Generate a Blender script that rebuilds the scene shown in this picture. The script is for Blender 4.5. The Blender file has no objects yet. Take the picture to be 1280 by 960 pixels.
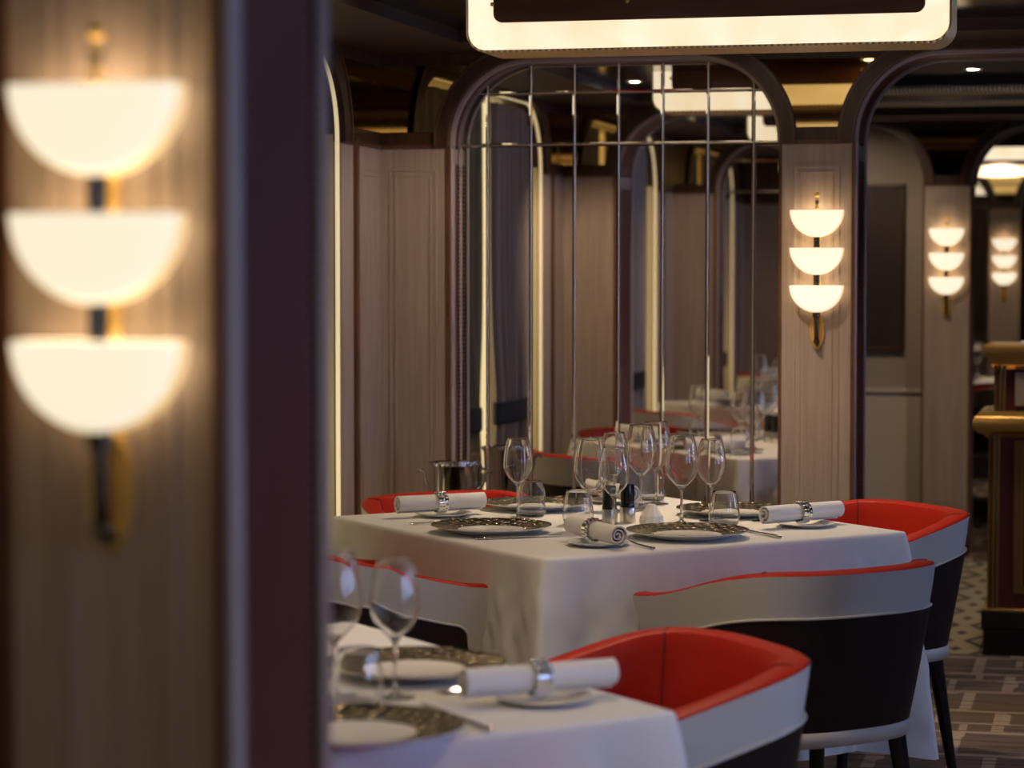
import bpy, bmesh, math, random
from mathutils import Vector, Matrix
random.seed(7)
PI = math.pi
scene = bpy.context.scene
COL = scene.collection

# ------------------------------------------------------------------ materials
def newmat(name):
    m = bpy.data.materials.new(name); m.use_nodes = True
    nt = m.node_tree
    return m, nt, nt.nodes, nt.links, nt.nodes['Principled BSDF']

def pbr(name, col, rough=.5, metal=0., bump=None, coat=0., spec=None, trans=0., ior=1.45, sheen=0.):
    m, nt, N, L, b = newmat(name)
    b.inputs['Base Color'].default_value = (*col, 1)
    b.inputs['Roughness'].default_value = rough
    b.inputs['Metallic'].default_value = metal
    b.inputs['Coat Weight'].default_value = coat
    b.inputs['Coat Roughness'].default_value = .15
    b.inputs['Transmission Weight'].default_value = trans
    b.inputs['IOR'].default_value = ior
    b.inputs['Sheen Weight'].default_value = sheen
    if spec is not None: b.inputs['Specular IOR Level'].default_value = spec
    if bump:
        sc, st = bump
        t = N.new('ShaderNodeTexCoord'); n = N.new('ShaderNodeTexNoise')
        n.inputs['Scale'].default_value = sc; n.inputs['Detail'].default_value = 4
        bp = N.new('ShaderNodeBump'); bp.inputs['Strength'].default_value = st; bp.inputs['Distance'].default_value = .002
        L.new(t.outputs['Object'], n.inputs['Vector']); L.new(n.outputs['Fac'], bp.inputs['Height'])
        L.new(bp.outputs['Normal'], b.inputs['Normal'])
    return m

def wood(name, ca, cb, rough, scale=(38, 38, 1.6), coat=0., fine=.35):
    m, nt, N, L, b = newmat(name)
    t = N.new('ShaderNodeTexCoord'); mp = N.new('ShaderNodeMapping'); mp.inputs['Scale'].default_value = scale
    n = N.new('ShaderNodeTexNoise'); n.inputs['Scale'].default_value = 1.6; n.inputs['Detail'].default_value = 7; n.inputs['Distortion'].default_value = .5
    mp2 = N.new('ShaderNodeMapping'); mp2.inputs['Scale'].default_value = tuple(s*4.5 for s in scale)
    n2 = N.new('ShaderNodeTexNoise'); n2.inputs['Scale'].default_value = 2.2; n2.inputs['Detail'].default_value = 3
    mx = N.new('ShaderNodeMath'); mx.operation = 'MULTIPLY_ADD'; mx.inputs[1].default_value = fine
    r = N.new('ShaderNodeValToRGB')
    r.color_ramp.elements[0].position = .38; r.color_ramp.elements[0].color = (*ca, 1)
    r.color_ramp.elements[1].position = .85; r.color_ramp.elements[1].color = (*cb, 1)
    L.new(t.outputs['Object'], mp.inputs['Vector']); L.new(mp.outputs['Vector'], n.inputs['Vector'])
    L.new(t.outputs['Object'], mp2.inputs['Vector']); L.new(mp2.outputs['Vector'], n2.inputs['Vector'])
    L.new(n2.outputs['Fac'], mx.inputs[0]); L.new(n.outputs['Fac'], mx.inputs[2])
    L.new(mx.outputs[0], r.inputs['Fac']); L.new(r.outputs['Color'], b.inputs['Base Color'])
    bp = N.new('ShaderNodeBump'); bp.inputs['Strength'].default_value = .12; bp.inputs['Distance'].default_value = .001
    L.new(n2.outputs['Fac'], bp.inputs['Height']); L.new(bp.outputs['Normal'], b.inputs['Normal'])
    b.inputs['Roughness'].default_value = rough; b.inputs['Coat Weight'].default_value = coat
    return m

def emit(name, col, strength, veins=None, base=(.8, .75, .65)):
    m, nt, N, L, b = newmat(name)
    b.inputs['Base Color'].default_value = (*base, 1); b.inputs['Roughness'].default_value = .35
    b.inputs['Emission Color'].default_value = (*col, 1); b.inputs['Emission Strength'].default_value = strength
    if veins:
        t = N.new('ShaderNodeTexCoord'); n = N.new('ShaderNodeTexNoise'); n.inputs['Scale'].default_value = veins[0]
        n.inputs['Detail'].default_value = 6; n.inputs['Distortion'].default_value = 1.6
        r = N.new('ShaderNodeValToRGB')
        r.color_ramp.elements[0].position = .3; r.color_ramp.elements[0].color = (*veins[1], 1)
        r.color_ramp.elements[1].position = .7; r.color_ramp.elements[1].color = (*col, 1)
        L.new(t.outputs['Object'], n.inputs['Vector']); L.new(n.outputs['Fac'], r.inputs['Fac'])
        L.new(r.outputs['Color'], b.inputs['Emission Color'])
    return m

def node(N, typ, **kw):
    n = N.new(typ)
    for k, v in kw.items(): setattr(n, k, v)
    return n

M = {}
M['oak'] = wood('pale_taupe_oak', (.285, .215, .175), (.39, .305, .255), .5, (55, 55, 1.8))
M['walnut'] = wood('dark_walnut', (.022, .009, .005), (.075, .032, .017), .32, (30, 30, 2.2))
M['walnut_trim'] = wood('walnut_edge_trim', (.06, .024, .01), (.15, .065, .03), .3, (30, 30, 3))
M['maroon'] = pbr('maroon_leather', (.10, .020, .015), .42, bump=(240, .15))
M['jamb'] = pbr('taupe_lacquer', (.38, .31, .29), .35)
M['bronze_mirror'] = pbr('bronze_mirror_glass', (.50, .35, .15), .025, 1.)
M['mirror'] = pbr('silvered_mirror_glass', (.80, .765, .72), .012, 1.)
M['bead'] = pbr('polished_nickel_bead', (.95, .88, .76), .28, 1.)
M['ceil'] = pbr('dark_gloss_ceiling', (.012, .007, .005), .12)
M['red'] = pbr('red_leather', (.39, .014, .005), .46, bump=(180, .12), spec=.25)
M['seam'] = pbr('dark_red_stitching', (.22, .012, .01), .6)
M['grey_leather'] = pbr('pale_grey_leather', (.52, .50, .46), .42, bump=(200, .12))
M['shell'] = pbr('dark_brown_leather', (.016, .0075, .006), .5, bump=(160, .12), spec=.3)
M['black_leg'] = pbr('black_lacquered_wood', (.012, .011, .012), .25)
M['linen'] = pbr('white_linen', (.70, .68, .66), .85, bump=(420, .35), sheen=.2)
M['porcelain'] = pbr('white_porcelain', (.82, .81, .78), .12)
M['steel'] = pbr('polished_steel', (.72, .71, .69), .09, 1.)
M['brushed'] = pbr('brushed_steel', (.58, .55, .50), .3, 1.)
M['brass'] = pbr('polished_brass', (.92, .60, .17), .30, .5)
M['old_brass'] = pbr('aged_bronze_rod', (.14, .11, .07), .28, 1.)
M['gilt'] = pbr('dull_gilt_wood', (.62, .38, .11), .32, .6)
M['gilt_dark'] = pbr('antique_gilt_stile', (.26, .15, .045), .42, .5)
M['glass'] = pbr('clear_crystal', (1, 1, 1), 0., 0., trans=1., ior=1.48)
M['black_plastic'] = pbr('black_gloss_plastic', (.012, .011, .011), .18)
M['curtain'] = pbr('grey_taupe_drape', (.27, .22, .20), .75, bump=(300, .2), sheen=.3)
M['sheer'] = pbr('olive_grey_sheer', (.20, .175, .11), .8, bump=(300, .2))
M['tieback'] = pbr('charcoal_tieback', (.018, .018, .024), .7)
M['wallpaint'] = pbr('beige_wall_paint', (.33, .28, .24), .7)
M['wallpaint_low'] = pbr('pale_dado_paint', (.50, .44, .39), .7)
M['artwork'] = wood('dark_brown_art_panel', (.010, .004, .003), (.032, .011, .007), .6, (5, 5, 2))
M['wax'] = pbr('white_wax_glass', (.85, .83, .78), .35)
M['marble'] = pbr('beige_inlay', (.42, .33, .24), .3)
M['bowl'] = emit('opal_glass_lit', (1., .88, .66), .9)
M['bowl_back'] = emit('opal_glass_lit_back', (1., .74, .42), 2.6)
M['bowl_edge'] = emit('amber_glass_edge', (1., .66, .22), .85)
M['soffit'] = wood('matt_walnut', (.016, .007, .004), (.045, .020, .011), .55, (2.2, 30, 30))
M['lamp_panel'] = wood('brown_lamp_panel', (.10, .036, .018), (.17, .065, .032), .4, (2.2, 30, 30))
M['led'] = emit('warm_light_strip', (1., .80, .42), .6)
M['reveal'] = pbr('cream_reveal_paint', (.72, .62, .40), .6)
M['bulb'] = emit('warm_bulb', (1., .72, .38), 14.)
M['alabaster'] = emit('lit_alabaster', (1., .90, .68), 1.06, veins=(4., (.88, .68, .40)))
M['window_glow'] = emit('lit_window_blind', (1., .82, .44), 1.0, base=(.3, .28, .2))
M['daylight'] = emit('daylight_pane', (.38, .53, 1.), 33.)
M['spot_lens'] = emit('spot_lens', (1., .85, .65), 60.)

def mat_rope():
    m, nt, N, L, b = newmat('gold_rope_trim')
    b.inputs['Metallic'].default_value = .2; b.inputs['Roughness'].default_value = .35
    t = N.new('ShaderNodeTexCoord'); mp = N.new('ShaderNodeMapping'); mp.inputs['Rotation'].default_value = (0, 0, .75)
    w = N.new('ShaderNodeTexWave'); w.inputs['Scale'].default_value = 26; w.bands_direction = 'X'
    r = N.new('ShaderNodeValToRGB')
    r.color_ramp.elements[0].position = .25; r.color_ramp.elements[0].color = (.55, .34, .11, 1)
    r.color_ramp.elements[1].position = .7; r.color_ramp.elements[1].color = (1., .76, .34, 1)
    L.new(t.outputs['Object'], mp.inputs['Vector']); L.new(mp.outputs['Vector'], w.inputs['Vector'])
    L.new(w.outputs['Fac'], r.inputs['Fac']); L.new(r.outputs['Color'], b.inputs['Base Color'])
    bp = N.new('ShaderNodeBump'); bp.inputs['Strength'].default_value = .8; bp.inputs['Distance'].default_value = .004
    L.new(w.outputs['Fac'], bp.inputs['Height']); L.new(bp.outputs['Normal'], b.inputs['Normal'])
    return m
M['rope'] = mat_rope()

def mat_charger():
    m, nt, N, L, b = newmat('etched_pewter_rim')
    b.inputs['Metallic'].default_value = .95; b.inputs['Roughness'].default_value = .2
    t = N.new('ShaderNodeTexCoord'); outs = []
    for rot, scl, dist in ((.7, 15, 4.5), (-.75, 13, 5.5)):
        mp = N.new('ShaderNodeMapping'); mp.inputs['Rotation'].default_value = (0, 0, rot)
        w = N.new('ShaderNodeTexWave'); w.inputs['Scale'].default_value = scl; w.inputs['Distortion'].default_value = dist
        w.inputs['Detail'].default_value = 2; w.inputs['Detail Scale'].default_value = 1.6
        L.new(t.outputs['Object'], mp.inputs['Vector']); L.new(mp.outputs['Vector'], w.inputs['Vector']); outs.append(w.outputs['Fac'])
    mx = N.new('ShaderNodeMath'); mx.operation = 'MULTIPLY'
    L.new(outs[0], mx.inputs[0]); L.new(outs[1], mx.inputs[1])
    r = N.new('ShaderNodeValToRGB')
    r.color_ramp.elements[0].position = .12; r.color_ramp.elements[0].color = (.030, .022, .015, 1)
    r.color_ramp.elements[1].position = .62; r.color_ramp.elements[1].color = (.72, .60, .42, 1)
    L.new(mx.outputs[0], r.inputs['Fac']); L.new(r.outputs['Color'], b.inputs['Base Color'])
    bp = N.new('ShaderNodeBump'); bp.inputs['Strength'].default_value = 1.; bp.inputs['Distance'].default_value = .006
    L.new(mx.outputs[0], bp.inputs['Height']); L.new(bp.outputs['Normal'], b.inputs['Normal'])
    return m
M['charger'] = mat_charger()

def mat_floor():
    """brown carpet with a pale broken key pattern; a band of pale floor with dark nested diamonds beyond v = 9.05"""
    m, nt, N, L, b = newmat('patterned_floor')
    b.inputs['Roughness'].default_value = .9
    t = N.new('ShaderNodeTexCoord'); sep = N.new('ShaderNodeSeparateXYZ'); L.new(t.outputs['Object'], sep.inputs[0])
    X, Y = sep.outputs[0], sep.outputs[1]
    def mth(op, a, bb=None, c=None):
        n = N.new('ShaderNodeMath'); n.operation = op
        for i, v in enumerate((a, bb, c)):
            if v is None: continue
            if isinstance(v, (int, float)): n.inputs[i].default_value = v
            else: L.new(v, n.inputs[i])
        return n.outputs[0]
    def mixc(f, a, bb):
        n = N.new('ShaderNodeMix'); n.data_type = 'RGBA'
        L.new(f, n.inputs['Factor'])
        for k, v in (('A', a), ('B', bb)):
            s = [i for i in n.inputs if i.name == k and i.type == 'RGBA'][0]
            if isinstance(v, tuple): s.default_value = (*v, 1)
            else: L.new(v, s)
        return [o for o in n.outputs if o.type == 'RGBA'][0]
    # --- carpet: pale key lines
    br = N.new('ShaderNodeTexBrick'); mp = N.new('ShaderNodeMapping')
    mp.inputs['Scale'].default_value = (1, 1, 1)
    L.new(t.outputs['Object'], mp.inputs['Vector']); L.new(mp.outputs['Vector'], br.inputs['Vector'])
    br.inputs['Scale'].default_value = 1; br.inputs['Brick Width'].default_value = .34; br.inputs['Row Height'].default_value = .36
    br.inputs['Mortar Size'].default_value = .02; br.inputs['Mortar Smooth'].default_value = .1
    br.offset = .35
    br2 = N.new('ShaderNodeTexBrick'); mp2 = N.new('ShaderNodeMapping'); mp2.inputs['Location'].default_value = (.11, .13, 0)
    L.new(t.outputs['Object'], mp2.inputs['Vector']); L.new(mp2.outputs['Vector'], br2.inputs['Vector'])
    br2.inputs['Scale'].default_value = 1; br2.inputs['Brick Width'].default_value = .21; br2.inputs['Row Height'].default_value = .27
    br2.inputs['Mortar Size'].default_value = .013; br2.inputs['Mortar Smooth'].default_value = .1
    br2.offset = .6
    nz = N.new('ShaderNodeTexNoise'); nz.inputs['Scale'].default_value = 2.4; L.new(t.outputs['Object'], nz.inputs['Vector'])
    brk = mth('GREATER_THAN', nz.outputs['Fac'], .5)
    pale = mth('MAXIMUM', mth('MULTIPLY', br.outputs['Fac'], .9), mth('MULTIPLY', br2.outputs['Fac'], brk))
    mps = N.new('ShaderNodeMapping'); mps.inputs['Scale'].default_value = (2.2, 34, 1)
    L.new(t.outputs['Object'], mps.inputs['Vector'])
    ns = N.new('ShaderNodeTexNoise'); ns.inputs['Scale'].default_value = 1; ns.inputs['Detail'].default_value = 1; L.new(mps.outputs['Vector'], ns.inputs['Vector'])
    streak = mth('GREATER_THAN', ns.outputs['Fac'], .585)
    nf = N.new('ShaderNodeTexNoise'); nf.inputs['Scale'].default_value = 190; L.new(t.outputs['Object'], nf.inputs['Vector'])
    basec = mixc(nf.outputs['Fac'], (.085, .058, .043), (.18, .125, .095))
    c1 = mixc(pale, basec, (.38, .295, .23))
    carpet = mixc(mth('MULTIPLY', streak, .75), c1, (.05, .032, .026))
    # --- diamonds
    px, py = .19, .40
    fx = mth('ABSOLUTE', mth('SUBTRACT', mth('FRACT', mth('DIVIDE', X, px)), .5))
    fy = mth('ABSOLUTE', mth('SUBTRACT', mth('FRACT', mth('DIVIDE', Y, py)), .5))
    d = mth('ADD', fx, fy)
    ring = mth('MULTIPLY', mth('GREATER_THAN', d, .26), mth('LESS_THAN', d, .42))
    ctr = mth('LESS_THAN', d, .0)
    X2 = mth('ADD', X, px*.5); Y2 = mth('ADD', Y, py*.5)
    gx = mth('ABSOLUTE', mth('SUBTRACT', mth('FRACT', mth('DIVIDE', X2, px)), .5))
    gy = mth('ABSOLUTE', mth('SUBTRACT', mth('FRACT', mth('DIVIDE', Y2, py)), .5))
    d2 = mth('ADD', gx, gy)
    dot = mth('LESS_THAN', d2, .13)
    dark = mth('MAXIMUM', ring, dot)
    dia = mixc(mth('MULTIPLY', dark, .9), (.42, .355, .26), (.035, .028, .024))
    zone = mth('MULTIPLY', mth('GREATER_THAN', Y, 9.08), mth('LESS_THAN', Y, 11.9))
    fin = mixc(zone, carpet, dia)
    L.new(fin, b.inputs['Base Color'])
    return m
M['floor'] = mat_floor()

def mat_mesh():
    m, nt, N, L, b = newmat('gilt_reeded_grille')
    b.inputs['Metallic'].default_value = .7; b.inputs['Roughness'].default_value = .4
    t = N.new('ShaderNodeTexCoord'); w = N.new('ShaderNodeTexWave'); w.inputs['Scale'].default_value = 14; w.bands_direction = 'X'
    r = N.new('ShaderNodeValToRGB')
    r.color_ramp.elements[0].position = .3; r.color_ramp.elements[0].color = (.05, .028, .01, 1)
    r.color_ramp.elements[1].position = .8; r.color_ramp.elements[1].color = (.38, .24, .08, 1)
    L.new(t.outputs['Object'], w.inputs['Vector']); L.new(w.outputs['Fac'], r.inputs['Fac']); L.new(r.outputs['Color'], b.inputs['Base Color'])
    return m
M['grille'] = mat_mesh()

# ------------------------------------------------------------------ mesh building
class MB:
    def __init__(s): s.v = []; s.f = []
    def add(s, vs, fs):
        o = len(s.v); s.v += [tuple(p) for p in vs]; s.f += [tuple(i+o for i in f) for f in fs]; return s
    def box(s, x0, x1, y0, y1, z0, z1):
        return s.add([(x0,y0,z0),(x1,y0,z0),(x1,y1,z0),(x0,y1,z0),(x0,y0,z1),(x1,y0,z1),(x1,y1,z1),(x0,y1,z1)],
                     [(3,2,1,0),(4,5,6,7),(0,1,5,4),(1,2,6,5),(2,3,7,6),(3,0,4,7)])
    def prism(s, pts, y0, y1, axis='y'):
        """outline pts given counter-clockwise as (x, z), extruded along y (axis 'y') or given as (y, z) along x (axis 'x')"""
        n = len(pts)
        if axis == 'y':
            A = [(p[0], y0, p[1]) for p in pts]; B = [(p[0], y1, p[1]) for p in pts]
        elif axis == 'x':
            A = [(y0, p[0], p[1]) for p in pts]; B = [(y1, p[0], p[1]) for p in pts]
        else:
            A = [(p[0], p[1], y0) for p in pts]; B = [(p[0], p[1], y1) for p in pts]
        return s.add(A+B, [tuple(range(n)), tuple(range(2*n-1, n-1, -1))] + [(i, i+n, (i+1) % n+n, (i+1) % n) for i in range(n)])
    def lathe(s, prof, seg=40, c=(0,0,0), closed=False, sx=1., sy=1.):
        n = len(prof); vs = []
        for k in range(seg):
            a = 2*PI*k/seg; ca, sa = math.cos(a), math.sin(a)
            vs += [(c[0]+r*ca*sx, c[1]+r*sa*sy, c[2]+z) for r, z in prof]
        fs = []
        m = n if closed else n-1
        for k in range(seg):
            k2 = (k+1) % seg
            for i in range(m):
                j = (i+1) % n
                fs.append((k*n+i, k2*n+i, k2*n+j, k*n+j))
        return s.add(vs, fs)
    def tube(s, path, rad, seg=12, cap=True, closed=False):
        P = [Vector(p) for p in path]; n = len(P)
        R = rad if isinstance(rad, (list, tuple)) else [rad]*n
        vs = []; up = Vector((0, 0, 1)); prev = None
        for i in range(n):
            if closed: t = (P[(i+1) % n]-P[i-1]).normalized()
            else: t = (P[min(i+1, n-1)]-P[max(i-1, 0)]).normalized()
            if prev is None:
                a = t.cross(up)
                if a.length < 1e-3: a = t.cross(Vector((1, 0, 0)))
                a.normalize()
            else:
                a = prev - t*prev.dot(t); a.normalize()
            prev = a; bb = t.cross(a)
            vs += [P[i]+(a*math.cos(2*PI*k/seg)+bb*math.sin(2*PI*k/seg))*R[i] for k in range(seg)]
        fs = []
        for i in range(n if closed else n-1):
            j = (i+1) % n
            for k in range(seg):
                k2 = (k+1) % seg
                fs.append((i*seg+k, i*seg+k2, j*seg+k2, j*seg+k))
        if cap and not closed:
            fs.append(tuple(range(seg-1, -1, -1))); fs.append(tuple((n-1)*seg+k for k in range(seg)))
        return s.add(vs, fs)
    def grid(s, rows, closed_u=False):
        """rows: list of equal-length point lists"""
        n = len(rows[0]); vs = [p for r in rows for p in r]; fs = []
        for i in range(len(rows)-1):
            for k in range(n if closed_u else n-1):
                k2 = (k+1) % n
                fs.append((i*n+k, i*n+k2, (i+1)*n+k2, (i+1)*n+k))
        return s.add(vs, fs)
    def ball(s, c, r, seg=16, rings=10, sz=1.):
        return s.lathe([(max(1e-5, r*math.sin(PI*i/rings)), -r*sz*math.cos(PI*i/rings)) for i in range(rings+1)], seg, c)
    def build(s, name, mat, parent=None, smooth=True, angle=40, bevel=0., kind=None, solid=0., seg=2):
        me = bpy.data.meshes.new(name); me.from_pydata(s.v, [], s.f); me.update()
        bm = bmesh.new(); bm.from_mesh(me)
        bmesh.ops.recalc_face_normals(bm, faces=bm.faces)
        bm.to_mesh(me); bm.free()
        me.materials.append(M[mat] if isinstance(mat, str) else mat)
        if smooth:
            me.polygons.foreach_set('use_smooth', [True]*len(me.polygons))
            me.set_sharp_from_angle(angle=math.radians(angle))
        o = bpy.data.objects.new(name, me); COL.objects.link(o)
        if parent is not None: o.parent = parent
        if bevel:
            b = o.modifiers.new('edge', 'BEVEL'); b.width = bevel; b.segments = seg; b.limit_method = 'ANGLE'; b.harden_normals = False
        if solid:
            b = o.modifiers.new('thick', 'SOLIDIFY'); b.thickness = solid; b.offset = -1
        if kind: o['kind'] = kind
        return o

def thing(name, label, cat, loc=(0,0,0), rz=0, group=None):
    o = bpy.data.objects.new(name, None); COL.objects.link(o); o.empty_display_size = .05
    o.location = loc; o.rotation_euler = (0, 0, rz)
    tag(o, label, cat, group); return o
def tag(o, label, cat, group=None):
    o['label'] = label; o['category'] = cat
    if group: o['group'] = group
    return o
def structure(name):
    o = bpy.data.objects.new(name, None); COL.objects.link(o); o['kind'] = 'structure'; return o
def dup(root, loc, rz=0., label=None, group=None):
    r = root.copy(); COL.objects.link(r); r.location = loc; r.rotation_euler = (0, 0, rz)
    if label: r['label'] = label
    if group: r['group'] = group
    for ch in list(root.children):
        c = ch.copy(); COL.objects.link(c); c.parent = r
        for g in list(ch.children):
            d = g.copy(); COL.objects.link(d); d.parent = c
    return r

# ------------------------------------------------------------------ the room (X across, Y along the room, Z up)
UL = -2.381             # left wall face
ZC = 2.18               # ceiling
SPR, RAD, TOP = 1.838, .272, 2.120   # arch springing, corner radius, crown
def arch_path(a, b, r=RAD, top=TOP, n=14, z0=SPR):
    """left springing -> over the crown -> right springing"""
    p = []
    for i in range(n+1):
        t = PI - (PI/2)*i/n
        p.append((a+r+r*math.cos(t), top-r+r*math.sin(t)))
    for i in range(n+1):
        t = PI/2 - (PI/2)*i/n
        p.append((b-r+r*math.cos(t), top-r+r*math.sin(t)))
    return [(a, z0)] + p + [(b, z0)]

def ring(mb, a, b, w, y0, y1, r=RAD, top=TOP, axis='y', z0=SPR):
    """raised band following the arch on the face"""
    inn = arch_path(a, b, r, top, z0=z0); out = arch_path(a-w, b+w, r+w, top+w, z0=z0)
    n = len(inn)
    def P(q, y): return (q[0], y, q[1]) if axis == 'y' else (y, q[0], q[1])
    vs = [P(q, y0) for q in inn]+[P(q, y0) for q in out]+[P(q, y1) for q in inn]+[P(q, y1) for q in out]
    fs = []
    for i in range(n-1):
        fs += [(i, i+1, n+i+1, n+i), (2*n+i, 3*n+i, 3*n+i+1, 2*n+i+1), (i, 2*n+i, 2*n+i+1, i+1), (n+i, n+i+1, 3*n+i+1, 3*n+i)]
    for i in (0, n-1): fs.append((i, n+i, 3*n+i, 2*n+i))
    mb.add(vs, fs)

def header(a, b, lo, hi, y0, y1, mat, name, parent, axis='y'):
    """wall above the springing from lo to hi with one arch a..b cut out"""
    mb = MB()
    # as vertical strips so every face stays convex
    path = arch_path(a, b)
    def P(x, z, y): return (x, y, z) if axis == 'y' else (y, x, z)
    quads = []
    if a > lo+1e-4: quads.append(((lo, SPR), (a, SPR), (a, ZC), (lo, ZC)))
    for (x0, z0), (x1, z1) in zip(path, path[1:]):
        if x1-x0 > 1e-5: quads.append(((x0, z0), (x1, z1), (x1, ZC), (x0, ZC)))
    if hi > b+1e-4: quads.append(((b, SPR), (hi, SPR), (hi, ZC), (b, ZC)))
    vs = {}; V = []; F = []
    def vi(x, z, y):
        k = (round(x, 5), round(z, 5), y)
        if k not in vs: vs[k] = len(V); V.append(P(x, z, y))
        return vs[k]
    for q in quads:
        F.append(tuple(vi(x, z, y0) for x, z in q)); F.append(tuple(vi(x, z, y1) for x, z in reversed(q)))
        F.append((vi(*q[0], y0), vi(*q[0], y1), vi(*q[1], y1), vi(*q[1], y0)))
    for (x0, z0), (x1, z1) in zip(path, path[1:]):
        if x1-x0 <= 1e-5: F.append((vi(x0, z0, y0), vi(x0, z0, y1), vi(x1, z1, y1), vi(x1, z1, y0)))
    mb.add(V, F)
    return mb.build(name, mat, parent, angle=30)

def spandrel(al, bl, name, parent, y, zb=1.886, zt=2.103, w=.055, face=-1, lim=(None, None), axis='y', mat='bronze_mirror'):
    """mirror glass set between two arch bands: left arch ends at al, right arch begins at bl"""
    L, R = [], []
    n = 14
    zt2 = zt
    for i in range(n+1):
        z = zb+(zt2-zb)*i/n
        def inset(z):
            zc = TOP-RAD; rr = RAD+w
            if z <= zc: return w
            return w - (rr - math.sqrt(max(rr*rr-(z-zc)**2, 0)))
        x0 = al+inset(z) if al is not None else lim[0]
        x1 = bl-inset(z) if bl is not None else lim[1]
        if lim[0] is not None: x0 = max(x0, lim[0])
        if lim[1] is not None: x1 = min(x1, lim[1])
        if x1 < x0: x0 = x1 = (x0+x1)/2
        L.append((x0, z)); R.append((x1, z))
    t = .006
    def P(q, d): return (q[0], y+face*d, q[1]) if axis == 'y' else (y-face*d, q[0], q[1])
    V = []; F = []
    for i in range(n+1): V += [P(L[i], t), P(R[i], t), P(L[i], 0), P(R[i], 0)]
    for i in range(n):
        a, b = 4*i, 4*i+4
        F += [(a, a+1, b+1, b), (a, b, b+2, a+2), (a+1, a+3, b+3, b+1)]
    F += [(0, 2, 3, 1), (4*n, 4*n+1, 4*n+3, 4*n+2)]
    mb = MB().add(V, F)
    return mb.build(name, mat, parent, smooth=False)

def panel_lines(mb, x0, x1, z0, z1, y, w=.007, h=.003, axis='y', face=-1):
    """two thin raised frames, one inside the other"""
    for k in (0, .02):
        a, b, c, d = x0+k, x1-k, z0+k, z1-k
        ww = w if k == 0 else w*.55
        for (p, q, r_, s_) in ((a, b, c, c+ww), (a, b, d-ww, d), (a, a+ww, c+ww, d-ww), (b-ww, b, c+ww, d-ww)):
            lo, hi = (y-h, y) if face < 0 else (y, y+h)
            if axis == 'y': mb.box(p, q, lo, hi, r_, s_)
            else: mb.box(lo, hi, p, q, r_, s_)

def jamb(parent, u, v0, v1, side, name='jamb_inset'):
    """maroon leather inset with beaded edges on a column side that faces +-u"""
    g = .028
    s = side
    a, b = (u, u+.004*s)
    MB().box(min(a,b), max(a,b), v0+.052, v1-.052, .16, SPR-.055).build(name, 'maroon', parent, smooth=False)
    fr = MB()
    for (y0, y1) in ((v0+.006, v0+.036), (v1-.036, v1-.006)):
        fr.box(min(u, u+.010*s), max(u, u+.010*s), y0, y1, .12, SPR)
    fr.build('jamb_strip', 'jamb', parent, bevel=.003)
    bd = MB()
    for y in (v0+.044, v1-.044):
        z = .16
        while z < SPR-.06:
            bd.box(min(u, u+.006*s), max(u, u+.006*s), y-.0035, y+.0035, z, z+.008); z += .0145
    bd.build('nail_bead', 'old_brass', parent, smooth=False)

def column(parent, u0, u1, v0, v1, faces=(-1,), name='column_panel'):
    MB().box(u0, u1, v0, v1, 0, SPR-.004).build(name, 'oak', parent, smooth=False)
    for f in faces:
        y = v0 if f < 0 else v1
        mb = MB(); panel_lines(mb, u0+.045, u1-.045, .25, SPR-.075, y, face=f)
        mb.build('panel_moulding', 'oak', parent, smooth=False)
        d = .006
        lo, hi = (y-d, y) if f < 0 else (y, y+d)
        e = MB().box(u0-.002, u0+.007, lo, hi, 0, SPR).box(u1-.007, u1+.002, lo, hi, 0, SPR).box(u0-.002, u1+.002, lo-.002, hi+.002, SPR-.006, SPR+.006)
        e.build('edge_trim', 'walnut_trim', parent, smooth=False)
        lo, hi = (y-.012, y) if f < 0 else (y, y+.012)
        MB().box(u0-.004, u1+.004, lo, hi, 0, .12).build('plinth', 'walnut', parent, bevel=.003)

# floor, ceiling, outer walls
MB().box(-2.6, 3.4, -2.2, 20.2, -.1, 0).build('floor', 'floor', smooth=False, kind='structure')
MB().box(-2.7, 3.4, -2.2, 20.2, ZC, ZC+.1).build('ceiling', 'ceil', smooth=False, kind='structure')
MB().box(-2.7, 3.4, -2.2, -2.1, 0, ZC).build('wall_rear', 'oak', smooth=False, kind='structure')
MB().box(-2.7, 3.4, 20.1, 20.2, 0, ZC).build('wall_far', 'walnut', smooth=False, kind='structure')

N0, N1 = 2.14, 2.445
# soffits hung below the ceiling round every bay
SOF = 2.142
def soffit(name, boxes):
    mb = MB()
    for b in boxes: mb.box(*b)
    return mb.build(name, 'soffit', smooth=False, kind='structure')
soffit('trim_1', [(UL, -2.0, -2.1, 20.1, SOF, ZC)])
soffit('trim_2', [(-2.0, 2.4, 7.33, 7.735, SOF, ZC)])
soffit('trim_3', [(-2.0, 2.4, 5.2, 5.45, SOF, ZC)])
soffit('trim_4', [(-2.0, 2.4, 8.06, 8.9, SOF, ZC)])
soffit('trim_5', [(-2.0, 2.4, 9.75, 10.5, SOF, ZC)])
soffit('trim_6', [(-2.0, 2.4, 11.5, 12.1, SOF, ZC)])
soffit('trim_7', [(-2.0, 2.4, 12.44, 13.1, SOF, ZC)])
soffit('trim_8', [(-2.0, 2.4, N1, N1+.3, SOF, ZC)])
rp = MB()
for y in (9.75, 10.5):
    rp.tube([(-2.0, y, SOF-.004), (2.4, y, SOF-.004)], .019, 12)
rp.build('trim_9', 'rope', kind='structure')

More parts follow.
